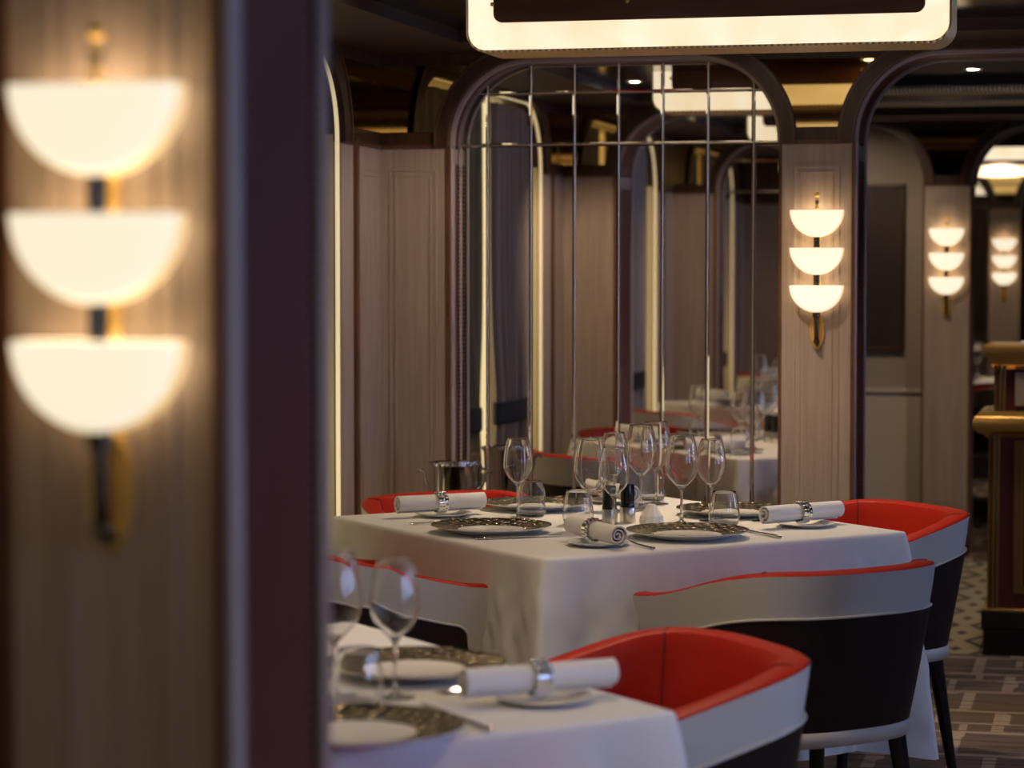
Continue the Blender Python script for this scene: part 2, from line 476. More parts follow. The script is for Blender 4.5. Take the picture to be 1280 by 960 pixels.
# ---- the partitions
OPL = (-2.141, -1.045)       # left arch, filled with mirror in the middle partition
OPR = (-.809, .30)
def partition(name, v0, v1, left, right, faces=(-1,), jambs=(), mirror_face=(-1,)):
    w = structure(name)
    (a, b), (c, d) = left, right
    column(w, b, c, v0, v1, faces)
    column(w, d, d+.235, v0, v1, faces)
    # corner pier against the left wall
    MB().box(UL-.05, a, v0, v1, 0, SPR-.004).build('corner_panel', 'oak', w, smooth=False)
    for f in faces:
        y = v0 if f < 0 else v1
        mb = MB(); panel_lines(mb, UL+.03, a-.045, .25, SPR-.075, y, face=f)
        mb.build('panel_moulding', 'oak', w, smooth=False)
        lo, hi = (y-.006, y) if f < 0 else (y, y+.006)
        MB().box(a-.012, a+.002, lo, hi, 0, SPR).box(UL, a, lo-.002, hi+.002, SPR-.006, SPR+.006).build('edge_trim', 'walnut_trim', w, smooth=False)
    header(a, b, UL-.05, (b+c)/2, v0, v1, 'walnut', 'arch_header', w)
    header(c, d, (b+c)/2, d+.6, v0, v1, 'walnut', 'arch_header', w)
    for f in faces:
        mb = MB()
        y0, y1 = (v0-.014, v0) if f < 0 else (v1, v1+.014)
        ring(mb, a, b, .05, y0, y1); ring(mb, c, d, .05, y0, y1)
        mb.build('arch_band', 'walnut', w, angle=30)
        mb = MB()
        y0, y1 = (v0-.018, v0-.014) if f < 0 else (v1+.014, v1+.018)
        for (p, q) in ((a, b), (c, d)):
            ring(mb, p-.043, q+.043, .008, y0, y1, RAD+.043, TOP+.043)
            ring(mb, p-.001, q+.001, .006, y0, y1, RAD, TOP)
        mb.build('arch_edge_trim', 'walnut_trim', w, angle=30)
        y = v0 if f < 0 else v1
        spandrel(b, c, 'spandrel_mirror', w, y, face=f)
        spandrel(None, a, 'spandrel_mirror', w, y, face=f, lim=(UL, None))
    # strips of leather and lacquer round the inside of the arches
    return w

def reveal_arch(parent, a, b, v0, v1):
    """lacquer strips and maroon leather following the soffit of an arch"""
    path = arch_path(a, b)
    for nm, y0, y1, t, mat in (('arch_strip', v0+.006, v0+.036, .010, 'jamb'), ('arch_strip', v1-.036, v1-.006, .010, 'jamb'),
                               ('arch_inset', v0+.052, v1-.052, .004, 'maroon')):
        inn = arch_path(a+t, b-t, RAD-t, TOP-t)
        n = len(path); V = []; F = []
        for q, p in zip(path, inn): V += [(q[0], y0, q[1]), (q[0], y1, q[1]), (p[0], y0, p[1]), (p[0], y1, p[1])]
        for i in range(n-1):
            i0, i1 = 4*i, 4*i+4
            F += [(i0+2, i0+3, i1+3, i1+2), (i0, i1, i1+2, i0+2), (i0+1, i0+3, i1+3, i1+1)]
        F += [(0, 2, 3, 1), (4*n-4, 4*n-3, 4*n-1, 4*n-2)]
        MB().add(V, F).build(nm, mat, parent, angle=30)

V0, V1, VM = 7.735, 8.06, 7.85
wb = partition('wall_back', V0, V1, OPL, OPR)
jamb(wb, OPR[0], V0, V1, +1)
jamb(wb, OPL[0], V0, VM+.03, +1)
reveal_arch(wb, *OPR, V0, V1); reveal_arch(wb, *OPL, V0, VM+.03)
MB().box(OPL[0], OPL[1], VM+.012, V1, 0, TOP).build('mirror_backing', 'walnut', wb, smooth=False)

N0, N1 = 2.14, 2.445
wn = partition('wall_front', N0, N1, (-2.141, -1.037), (-.816, .26), faces=(-1, 1))
jamb(wn, -.816, N0, N1, +1)
jamb(wn, -2.141, N0, N1, +1)
reveal_arch(wn, -.816, .26, N0, N1); reveal_arch(wn, -2.141, -1.037, N0, N1)

MB().box(-2.141, -1.037, N0+.10, N1-.115, 0, TOP).build('arch_panel', 'walnut', wn, smooth=False)
# arch across the room between the two tables: one wide span on a pier by the left wall
wm = structure('wall_middle')
MB().box(UL-.05, OPL[0], 4.85, 5.2, 0, SPR-.004).build('corner_panel', 'oak', wm, smooth=False)
mb = MB(); panel_lines(mb, UL+.03, OPL[0]-.045, .25, SPR-.075, 5.2, face=1); mb.build('panel_moulding', 'oak', wm, smooth=False)
MB().box(.62, .855, 4.85, 5.2, 0, SPR-.004).build('column_panel', 'oak', wm, smooth=False)
header(OPL[0], .62, UL-.05, .855, 4.85, 5.2, 'walnut', 'arch_header', wm)
mb = MB(); ring(mb, OPL[0], .62, .05, 5.2, 5.214); mb.build('arch_band', 'walnut', wm, angle=30)
spandrel(None, OPL[0], 'spandrel_mirror', wm, 5.2, face=1, lim=(UL, None))
MB().box(OPL[0]-.012, OPL[0]+.002, 5.2, 5.206, 0, SPR).box(UL, OPL[0], 5.2, 5.208, SPR-.006, SPR+.006).build('edge_trim', 'walnut_trim', wm, smooth=False)
jamb(wm, OPL[0], 4.85, 5.2, 1); reveal_arch(wm, OPL[0], .62, 4.85, 5.2)

F0, F1 = 12.1, 12.44
wf = partition('wall_side', F0, F1, (-1.99, -.925), (-.69, .40))
MB().box(-1.99, -.925, F0+.16, F1, .82, TOP).build('wall_panel', 'wallpaint', wf, smooth=False)
MB().box(-1.99, -.925, F0+.15, F1, 0, .80).build('dado_panel', 'wallpaint_low', wf, smooth=False)
MB().box(-1.99, -.925, F0+.135, F1, .80, .82).build('dado_rail', 'wallpaint_low', wf, bevel=.004)
reveal_arch(wf, -.69, .40, F0, F1)
G0, G1 = 17.35, 17.7
wg = partition('wall_end', G0, G1, (-1.95, -.87), (-.645, .45))
reveal_arch(wg, -.645, .45, G0, G1)

# left wall with three curtained window alcoves
WIN = [(5.58, 7.318), (2.92, 4.45), (.25, 1.75)]
wl = structure('wall_left')
def wl_box(name, v0, v1, z0, z1, mat='oak'):
    return MB().box(UL-.12, UL, v0, v1, z0, z1).build(name, mat, wl, smooth=False)
edges = [-2.1] + [e for w in sorted(WIN) for e in w] + [V0]
segs = [(-2.1, .25), (1.75, 2.92), (4.45, 5.58), (7.318, V0), (V1, 20.1)]
for s0, s1 in segs: wl_box('wall_panel', s0, s1, 0, SPR-.004)
wl_box('wall_header', V1, 20.1, SPR-.004, ZC, 'walnut')
bounds = [(-2.1, 2.3), (2.3, 5.0), (5.0, V0)]
for (a, b), (lo, hi) in zip(sorted(WIN), bounds):
    header(a, b, lo, hi, UL-.12, UL, 'walnut', 'arch_header', wl, axis='x')
    mb = MB(); ring(mb, a, b, .075, UL, UL+.014, axis='x'); mb.build('arch_band', 'walnut', wl, angle=30)
    mb = MB(); ring(mb, a-.066, b+.066, .009, UL+.014, UL+.018, RAD+.066, TOP+.066, axis='x'); mb.build('arch_edge_trim', 'walnut_trim', wl, angle=30)
mb = MB()
for y in (7.455, 5.43, 4.60, 2.77): mb.box(UL, UL+.012, y-.014, y+.014, 0, SPR+.02)
mb.build('post_trim', 'walnut_trim', wl, smooth=False)
MB().box(UL, UL+.006, 7.318, V0, SPR-.006, SPR+.006).box(UL, UL+.006, 5.2, 5.58, SPR-.006, SPR+.006).build('edge_trim', 'walnut_trim', wl, smooth=False)
mb = MB()
panel_lines(mb, 7.515, V0+.03, .25, SPR-.075, UL, axis='x', face=1)
mb.build('panel_moulding', 'oak', wl, smooth=False)
for y0, y1, al, bl in ((7.318, V0, 7.318, None), (5.2, 5.58, None, 5.58), (4.45, 4.85, 4.45, None)):
    spandrel(al, bl, 'spandrel_mirror', wl, UL, face=-1, lim=(y0, y1), axis='x', w=.085)

def window(i, a, b):
    w = structure('window_%d' % i)
    dpt = UL-.19
    MB().box(dpt-.03, dpt, a-.02, b+.02, 0, 2.16).build('window_pane', 'window_glow', w, smooth=False)
    mb = MB().box(dpt, UL-.028, a-.05, a+.002, 0, 1.86).box(dpt, UL-.028, b-.002, b+.05, 0, 1.86).box(dpt, UL-.12, a, b, 2.12, 2.16)
    mb.build('window_reveal', 'reveal', w, smooth=False)
    inn = arch_path(a+.004, b-.004, RAD-.004, TOP-.004, z0=.35); out = arch_path(a, b, z0=.35)
    V = []; F = []
    for q, p in zip(out, inn): V += [(UL-.020, *q), (UL-.007, *q), (UL-.020, *p), (UL-.007, *p)]
    for k in range(len(out)-1):
        i0, i1 = 4*k, 4*k+4; F += [(i0+2, i0+3, i1+3, i1+2), (i0, i1, i1+2, i0+2), (i0+1, i0+3, i1+3, i1+1), (i0, i0+1, i1+1, i1)]
    MB().add(V, F).build('light_strip', 'led', w, smooth=False)
    MB().box(dpt, dpt+.03, a, b, 0, .30).build('window_sill', 'oak', w, smooth=False)
for i, (a, b) in enumerate(WIN): window(i+1, a, b)

def drape(name, v0, v1, tie_v, tie_w, u, label, mat='curtain', folds=7, ztie=.84, amp=.022, group=None):
    """gathered curtain hung from v0..v1, pulled in at the tieback"""
    root = thing(name, label, 'curtain', ((u), (v0+v1)/2, .02), 0, group)
    oy = (v0+v1)/2
    rows = []; nn = 90
    zs = [2.1 - (2.1-.02)*k/46 for k in range(47)]
    for z in zs:
        d = abs(z-ztie)
        g = math.exp(-(d/.30)**2) if z > ztie else math.exp(-(d/.22)**2)
        r = []
        for k in range(nn+1):
            f = k/nn
            y0 = v0+(v1-v0)*f; y1 = tie_v+tie_w*(f-.5)
            y = y0*(1-g)+y1*g
            x = u + amp*(1+.5*g)*math.sin(2*PI*folds*f+.5*math.sin(9*f)) + .006*math.sin(2*PI*folds*2.3*f+z)
            r.append((x-u, y-oy, z-.02))
        rows.append(r)
    MB().grid(rows).build('drape', mat, root, angle=180, solid=.004)
    # tieback band round the gathered cloth
    b = []
    for k in range(24):
        a = 2*PI*k/24
        b.append((math.cos(a)*.045, tie_v-oy+math.sin(a)*(tie_w/2+.016), 0))
    mbb = MB(); rows = []
    for dz in (-.045, -.03, .03, .045):
        q = .006 if abs(dz) > .04 else 0
        rows.append([(p[0]*(1-q*8), p[1], ztie-.02+dz) for p in b])
    mbb.grid(rows, closed_u=True); mbb.build('tieback', 'tieback', root, angle=60, solid=.003)
    return root
CG = 'grey drapes tied back in the window alcoves'
for i, (a, b) in enumerate(WIN):
    L_ = b-a
    txt = ['in the alcove beside the ice bucket', 'beside the near table, reflected', 'deepest in the mirror'][i]
    drape('curtain', b-.33, b-.012, b-.20, .20, UL-.058, 'taupe drape with dark tieback on the panel side '+txt, group=CG, folds=5, amp=.016)
    drape('curtain', a+.045, a+.66, a+.35, .47, UL-.060, 'wide grey drape with dark tieback mid-window '+txt, folds=8, group=CG, amp=.018)
    drape('curtain', a+.83, b-.365, a+1.02, .22, UL-.060, 'narrow olive sheer between the drapes '+txt, mat='sheer', folds=4, group=CG, amp=.014)

# right wall with the daylight windows
wr = structure('wall_right')
UR = 2.9
DW = [(0.9, 1.06), (1.4, 1.56), (1.9, 2.06), (2.4, 2.56), (3.7, 3.86), (4.2, 4.36), (4.7, 4.86), (7.3, 7.46), (8.1, 8.3)]  # panes facing the arch jambs were added to brighten them
prev = -2.1
mb = MB()
for a, b in DW:
    mb.box(UR, UR+.12, prev, a, 0, ZC); mb.box(UR, UR+.12, a, b, 0, 1.1); mb.box(UR, UR+.12, a, b, 2.0, ZC); prev = b
mb.box(UR, UR+.12, prev, 20.1, 0, ZC)
mb.build('wall_panel', 'oak', wr, smooth=False)
for i, (a, b) in enumerate(DW):
    w = structure('window_%d' % (i+4))
    MB().box(UR+.08, UR+.1, a, b, 1.1, 2.0).build('window_pane', 'daylight', w, smooth=False)
    fm = MB()
    for y in (a, b-.012): fm.box(UR+.04, UR+.08, y, y+.012, 1.1, 2.0)
    fm.box(UR+.04, UR+.08, a, b, 1.1, 1.12).box(UR+.04, UR+.08, a, b, 1.98, 2.0)
    fm.build('window_frame', 'walnut', w, smooth=False)

# ------------------------------------------------------------------ the tiled arched mirror
def clip(poly, ax, val, keep_ge):
    out = []
    for i in range(len(poly)):
        p, q = poly[i], poly[(i+1) % len(poly)]
        fp = (p[ax]-val) if keep_ge else (val-p[ax]); fq = (q[ax]-val) if keep_ge else (val-q[ax])
        if fp >= 0: out.append(p)
        if fp*fq < 0:
            t = fp/(fp-fq); out.append((p[0]+t*(q[0]-p[0]), p[1]+t*(q[1]-p[1])))
    return out
def inset_convex(poly, d):
    """poly counter-clockwise"""
    n = len(poly); out = []
    for i in range(n):
        p0, p1, p2 = Vector(poly[i-1]), Vector(poly[i]), Vector(poly[(i+1) % n])
        e1 = (p1-p0).normalized(); e2 = (p2-p1).normalized()
        n1 = Vector((-e1.y, e1.x)); n2 = Vector((-e2.y, e2.x))
        m_ = (n1+n2)
        if m_.length < 1e-6: m_ = n1
        m_.normalize(); k = d/max(.35, m_.dot(n1))
        out.append((p1.x+m_.x*k, p1.y+m_.y*k))
    return out
def clean(poly):
    out = []
    for p in poly:
        if not out or math.dist(p, out[-1]) > 1e-4: out.append(p)
    if len(out) > 2 and math.dist(out[0], out[-1]) < 1e-4: out.pop()
    return out
def area(p): return sum(p[i-1][0]*p[i][1]-p[i][0]*p[i-1][1] for i in range(len(p)))/2
def make_mirror(name, label, a, b, vm, us, zs):
    root = thing(name, label, 'mirror', ((a+b)/2, vm, .12))
    ox, oz = (a+b)/2, .12
    m_ = .011
    arch = [(a+m_, .12), (b-m_, .12)] + [(x, z) for x, z in reversed(arch_path(a+m_, b-m_, RAD-m_, TOP-m_))]
    arch = clean(arch)
    if area(arch) < 0: arch.reverse()
    U = [a-1]+us+[b+1]; Z = [-1]+zs+[9]
    for i in range(len(U)-1):
        for j in range(len(Z)-1):
            p = clip(arch, 0, U[i]+.0022, True)
            if len(p) > 2: p = clip(p, 0, U[i+1]-.0022, False)
            if len(p) > 2: p = clip(p, 1, Z[j]+.0022, True)
            if len(p) > 2: p = clip(p, 1, Z[j+1]-.0022, False)
            p = clean(p) if len(p) > 2 else []
            if len(p) < 3 or abs(area(p)) < 4e-4: continue
            if area(p) < 0: p.reverse()
            q = inset_convex(p, .0045); n = len(p)
            V = [(x-ox, -.0035+.0016, z-oz) for x, z in p]+[(x-ox, -.0035, z-oz) for x, z in q]+[(x-ox, .004, z-oz) for x, z in p]
            F = [tuple(range(n, 2*n))]+[(k, (k+1) % n, n+(k+1) % n, n+k) for k in range(n)]+[(2*n+k, 2*n+(k+1) % n, (k+1) % n, k) for k in range(n)]
            MB().add(V, F).build('mirror_tile', 'mirror', root, smooth=False)
    bd = MB()
    def topz(u):
        for (x0, z0), (x1, z1) in zip(arch_path(a+m_, b-m_, RAD-m_, TOP-m_), arch_path(a+m_, b-m_, RAD-m_, TOP-m_)[1:]):
            if x0 <= u <= x1 and x1 > x0: return z0+(z1-z0)*(u-x0)/(x1-x0)
        return SPR
    for u in us: bd.tube([(u-ox, -.0015, 0), (u-ox, -.0015, topz(u)-oz)], .0022, 10)
    for z in zs:
        c = [p for p in arch_path(a+m_, b-m_, RAD-m_, TOP-m_) if p[1] >= z-.02]
        lo = a+m_; hi = b-m_
        if z > TOP-RAD:
            dz = z-(TOP-RAD); rr = RAD-m_; off = rr-math.sqrt(max(rr*rr-dz*dz, 0)); lo += off; hi -= off
        bd.tube([(lo-ox, -.0015, z-oz), (hi-ox, -.0015, z-oz)], .0020, 10)
    bd.build('seam_glint_bead', 'bead', root)  # bead added along the seams to catch light as bright lines
    return root
make_mirror('arched_mirror', 'tall arched mirror of glass tiles behind the middle table', OPL[0], OPL[1], VM,
            [-2.04, -1.891, -1.743, -1.594, -1.447, -1.297, -1.147], [1.845, 2.016])
make_mirror('arched_mirror', 'distant arched mirror left of the farthest sconce, glimpsed past the station cabinet', -1.95, -.87, G0+.2,
            [-1.77, -1.59, -1.41, -1.23, -1.05], [1.845])

mr = make_mirror('arched_mirror', 'arched glass-tile mirror facing the tables from behind the foreground pillar', -2.141, -1.037, N1-.105, [-1.98, -1.83, -1.68, -1.53, -1.38, -1.23], [1.845, 2.016])
mr.rotation_euler = (0, 0, PI)
# ------------------------------------------------------------------ sconces
def make_sconce(loc, label):
    r = thing('wall_sconce', label, 'wall lamp', loc, 0, 'brass wall sconces with three opal bowls')
    # origin: on the wall at the level of the lowest rim; +y into the wall
    y = -.033
    pl = MB()
    pl.lathe([(1e-4, .006), (.010, .006), (.015, .005), (.0185, .010), (.022, .010), (.0235, .004), (.0225, 0)], 40, (0, 0, 0))
    pl.v = [(x*1.0, -z, yy*2.6-.143) for x, yy, z in pl.v]
    pl.build('backplate', 'brass', r)
    arm = MB()
    arm.tube([(0, y, -.10), (0, y, -.15), (0, y+.003, -.172), (0, y+.018, -.186), (0, -.006, -.188)], [.0075, .0075, .0075, .007, .007], 14)
    arm.ball((0, y+.006, -.178), .0105)
    arm.build('arm', 'old_brass', r)
    MB().lathe([(1e-4, -.084), (.0125, -.084), (.0125, -.098), (.008, -.102), (.0075, -.08)], 24, (0, y, 0)).build('collar', 'old_brass', r)
    MB().box(-.0095, .0095, -.008, 0, -.09, .20).build('back_bar', 'brass', r, bevel=.002)
    rod = MB(); sg = 28
    for z0, z1 in ((.0, .04), (.12, .158)):
        rod.grid([[((.0098-.0016*(q % 2))*math.cos(2*PI*q/sg), y+(.0098-.0016*(q % 2))*math.sin(2*PI*q/sg), z) for q in range(sg)] for z in (z0, z1)], closed_u=True)
    rod.lathe([(.0055, -.09), (.0055, .27)], 12, (0, y, 0))
    rod.build('stem', 'old_brass', r, angle=25)
    fin = MB()
    fin.lathe([(.012, .239), (.012, .243), (.006, .245), (.0045, .282)], 20, (0, y, 0)); fin.ball((0, y, .2885), .0085)
    fin.build('finial', 'brass', r)
    Rb, dp = .0845, .024
    for z in (0, .12, .24):
        n = 40
        def arc(R_, k=1.): return [(-R_*math.cos(PI*i/n), -R_*k*math.sin(PI*i/n)) for i in range(n+1)]
        def slab(yf, sgn):
            b = MB(); rows = []
            for q, d in ((1., 0), (.985, .004), (.93, .0075), (.75, .010), (.4, .0115), (.02, .012)):
                rows.append([(px*q, y+yf+sgn*d, z+pz*q) for px, pz in arc(Rb)])
            b.grid(rows)
            b.grid([[(px, y+yf, z+pz) for px, pz in arc(Rb)], [(px*.02, y+yf-sgn*.003, z+pz*.02) for px, pz in arc(Rb)]])
            return b
        o = slab(-dp+.012, -1).build('bowl', 'bowl', r, angle=50)
        slab(dp-.012, 1).build('bowl_back', 'bowl_back', o, angle=50)
        e = MB(); A = arc(Rb+.0006)
        e.grid([[(px, y-dp+.011, z+pz) for px, pz in A], [(px, y+dp-.011, z+pz) for px, pz in A]])
        e.build('bowl_edge', 'bowl_edge', o, angle=60, solid=.002)
        lb = MB(); lb.ball((0, y, z-.006), .008, 14, 8); lb.build('bulb', 'bulb', o)
    return r
SZ = 1.381
s0 = make_sconce((-.922, V0, SZ), 'brass sconce with three lit opal bowls on the oak column right of the tiled mirror')
near = dup(s0, (-.925, N0, SZ), 0, 'large blurred brass sconce with three lit opal bowls on the foreground oak pillar')
s3 = dup(s0, (-.807, F0, SZ), 0, 'distant brass sconce with three lit bowls on the column beside the dark wall panel')
s4 = dup(s0, (-.757, G0, SZ), 0, 'farthest and smallest brass sconce, above the station cabinet beyond the arches')
for v in (N0, V0, F0, G0):   # the lamps inside the bowls
    u = {N0: -.925, V0: -.922, F0: -.807, G0: -.757}[v]
    for z in (0, .12, .24):
        d = bpy.data.lights.new('sconce_lamp', 'POINT'); d.energy = .30; d.color = (1, .74, .45); d.shadow_soft_size = .008
        o = bpy.data.objects.new('sconce_lamp', d); COL.objects.link(o); o.location = (u, v-.033, SZ+z+.012)

# ------------------------------------------------------------------ alabaster ceiling lamps
def lamp_outline(x0, x1, z0, z1, r, n=10):
    p = [(x0, z1)]
    p += [(x0+r-r*math.cos(PI/2*i/n), z0+r-r*math.sin(PI/2*i/n)) for i in range(n+1)]
    p += [(x1-r+r*math.sin(PI/2*i/n), z0+r-r*math.cos(PI/2*i/n)) for i in range(n+1)]
    p += [(x1, z1)]
    return p
def make_lamp(loc, label):
    r = thing('alabaster_ceiling_lamp', label, 'ceiling lamp', loc, 0, 'long alabaster ceiling lamps')
    hw, d0, d1 = .645, -.10, .10
    b0, top = -.150, 0.
    pts = lamp_outline(-hw, hw, b0, top, .05)
    MB().prism(pts, d0, d1).build('alabaster_body', 'alabaster', r, angle=50)
    out = lamp_outline(-hw-.006, hw+.006, b0-.006, top, .056); n = len(pts)
    y0, y1 = d0-.004, d1+.004
    V = []; F = []
    for q, p in zip(pts, out): V += [(q[0], y0, q[1]), (q[0], y1, q[1]), (p[0], y0, p[1]), (p[0], y1, p[1])]
    for i in range(n-1):
        a, b = 4*i, 4*i+4
        F += [(a+2, a+3, b+3, b+2), (a, b, b+2, a+2), (a+1, a+3, b+3, b+1), (a, a+1, b+1, b)]
    F += [(0, 2, 3, 1), (4*n-4, 4*n-3, 4*n-1, 4*n-2)]
    MB().add(V, F).build('rope_trim', 'rope', r, angle=40)
    for s, yy in ((-1, d0), (1, d1)):
        y0, y1 = (yy-.012, yy) if s < 0 else (yy, yy+.012)
        pan = MB().prism(lamp_outline(-hw+.072, hw-.062, -.077, top, .025), y0, y1).build('face_panel', 'lamp_panel', r, bevel=.002)
        bt = MB(); fr = MB()
        for k in range(4):
            x = -.575+k*.372; yb = yy+s*.012
            bt.ball((x, yb+s*.002, -.028), .006, 12, 8)
        bt.build('bolt', 'brass', pan)
    return r
L0 = make_lamp((-1.07, 6.49, ZC), 'long lit alabaster ceiling lamp with gold rope edge above the middle table')
dup(L0, (-1.07, 4.05, ZC), 0, 'lit alabaster ceiling lamp above the near table, seen only as a mirror reflection')
dup(L0, (-1.0, 14.0, ZC), 0, 'nearer of two distant lit alabaster lamps through the right archway')
dup(L0, (-1.0, 16.6, ZC), 0, 'farther and lower-looking of two distant alabaster lamps through the right archway')

def downlight(u, v, z, label, power, size=.05, spot=1.75, col=(1, .77, .52), aim=None):
    r = thing('downlight', label, 'downlight', (u, v, z), 0, 'recessed ceiling downlights')
    MB().lathe([(.022, -.001), (.034, -.004), (.036, 0)], 28).build('trim_ring', 'bead', r)
    MB().lathe([(1e-4, -.0015), (.022, -.0015)], 28).build('lens', 'spot_lens', r)
    d = bpy.data.lights.new('downlight_lamp', 'SPOT'); d.energy = power; d.color = col; d.spot_size = spot; d.spot_blend = .8; d.shadow_soft_size = size
    o = bpy.data.objects.new('downlight_lamp', d); COL.objects.link(o); o.location = (u, v, z-.02)
    if aim: o.rotation_euler = (Vector(aim)-Vector(o.location)).to_track_quat('-Z', 'Y').to_euler()
downlight(-1.18, 7.02, ZC, 'recessed ceiling downlight over the mirror side of the middle table', 82)
downlight(-1.25, 5.80, ZC, 'recessed ceiling downlight over the camera side of the middle table', 12)
downlight(-1.5, 7.0, ZC, 'added fill spot brightening the corner panel and ice bucket', 34, spot=1.25, aim=(-2.3, 7.7, 1.15))  # added fill for the dim corner woodwork
downlight(-1.88, 6.12, ZC, 'added fill spot brightening the pier across from the tiled mirror', 52, spot=1.0, aim=(-2.3, 5.2, 1.15))  # extra lamp put in so the mirrored pier face isn't dark
downlight(-1.45, 3.7, ZC, 'added fill spot brightening the wall behind the foreground pillar', 46, spot=1.1, aim=(-2.2, 2.45, 1.15))  # added to lift the reflected back of the near partition
downlight(-.86, 6.72, ZC, 'added wash light on the sconce column right of the mirror', 20, size=.09, spot=.62, col=(1, .74, .46), aim=(-.925, 7.73, 1.40))  # wall-washer put in to widen the glow round the sconce
downlight(-.72, .35, ZC, 'added wash light on the foreground pillar and its sconce', 30, size=.12, spot=.62, col=(1, .74, .46), aim=(-.93, 2.14, 1.32))  # wash added to spread warm light down the near pillar
downlight(-1.15, 4.75, ZC, 'recessed ceiling downlight over the far side of the near table', 50)
downlight(-1.3, 3.15, ZC, 'recessed ceiling downlight over the pillar side of the near table', 12)
downlight(-1.95, 4.0, ZC, 'added fill light by the curtained window of the near table', 12, spot=2.2)  # added for general warm light near the left wall
downlight(-.2, 6.2, ZC, 'recessed ceiling downlight over the aisle beside the middle table', 10, spot=2.2)
downlight(-.1, 3.6, ZC, 'recessed ceiling downlight over the aisle beside the near table', 8, spot=2.2)
downlight(.15, 2.85, ZC, 'added fill light just past the foreground pillar', 26, spot=2.4)  # put in to warm and brighten the pillar jamb
downlight(-.50, 8.78, SOF, 'small bright ceiling downlight just beyond the right arch', 24.8, spot=2.0)
downlight(-1.25, 11.2, ZC, 'added wash light before the dark wall panel', 28, spot=1.6, aim=(-1.3, 12.2, 1.2))  # wall-washer added to lift the beige arch wall
downlight(-.3, 10.95, ZC, 'added fill light over the diamond floor', 37.2, spot=2.2)  # extra lamp added to brighten the pale floor
downlight(-.75, 16.3, ZC, 'added fill spot before the farthest column', 26, spot=1.4, aim=(-.75, 17.3, 1.3))  # added to bring the end column out of the dark
downlight(-.9, 14.9, ZC, 'recessed ceiling downlight over the distant table', 43.4)
# ------------------------------------------------------------------ chairs
def chair_plan(t):
    """t 0..1 from left arm front round the back to right arm front -> (x, y) local, facing +y"""
    a, yb, yf = .305, -.305, .225
    # lengths: straight arm .28, curve, straight arm
    f = .26
    if t < f: return (-a, yf+(-.03-yf)*(t/f))
    if t > 1-f: return (a, yf+(-.03-yf)*((1-t)/f))
    th = PI*(t-f)/(1-2*f); n = 2.7
    c, s = math.cos(th), math.sin(th)
    return (-a*math.copysign(abs(c)**(2/n), c), -.03-(abs(yb)-.03)*abs(s)**(2/n))
def smooth(x): x = max(0, min(1, x)); return x*x*(3-2*x)
def rim_z(y): return .655+(.748-.655)*smooth((.24-y)/.52)
ZB = .36
def sec(t, inset, f, off=0.):
    """point on the shell: f 0 bottom .. 1 rim; inset towards the inside"""
    x, y = chair_plan(t)
    zt = rim_z(y)
    e = 1e-3
    x0, y0 = chair_plan(max(0, t-e)); x1, y1 = chair_plan(min(1, t+e))
    tx, ty = x1-x0, y1-y0; l = math.hypot(tx, ty); nx, ny = -ty/l, tx/l      # inward normal
    k = 1-.20*(1-f)**1.15
    yo = -.02
    X, Y = x*k, (y-yo)*k+yo
    return (X+nx*(inset-off), Y+ny*(inset-off), ZB+(zt-ZB)*f)
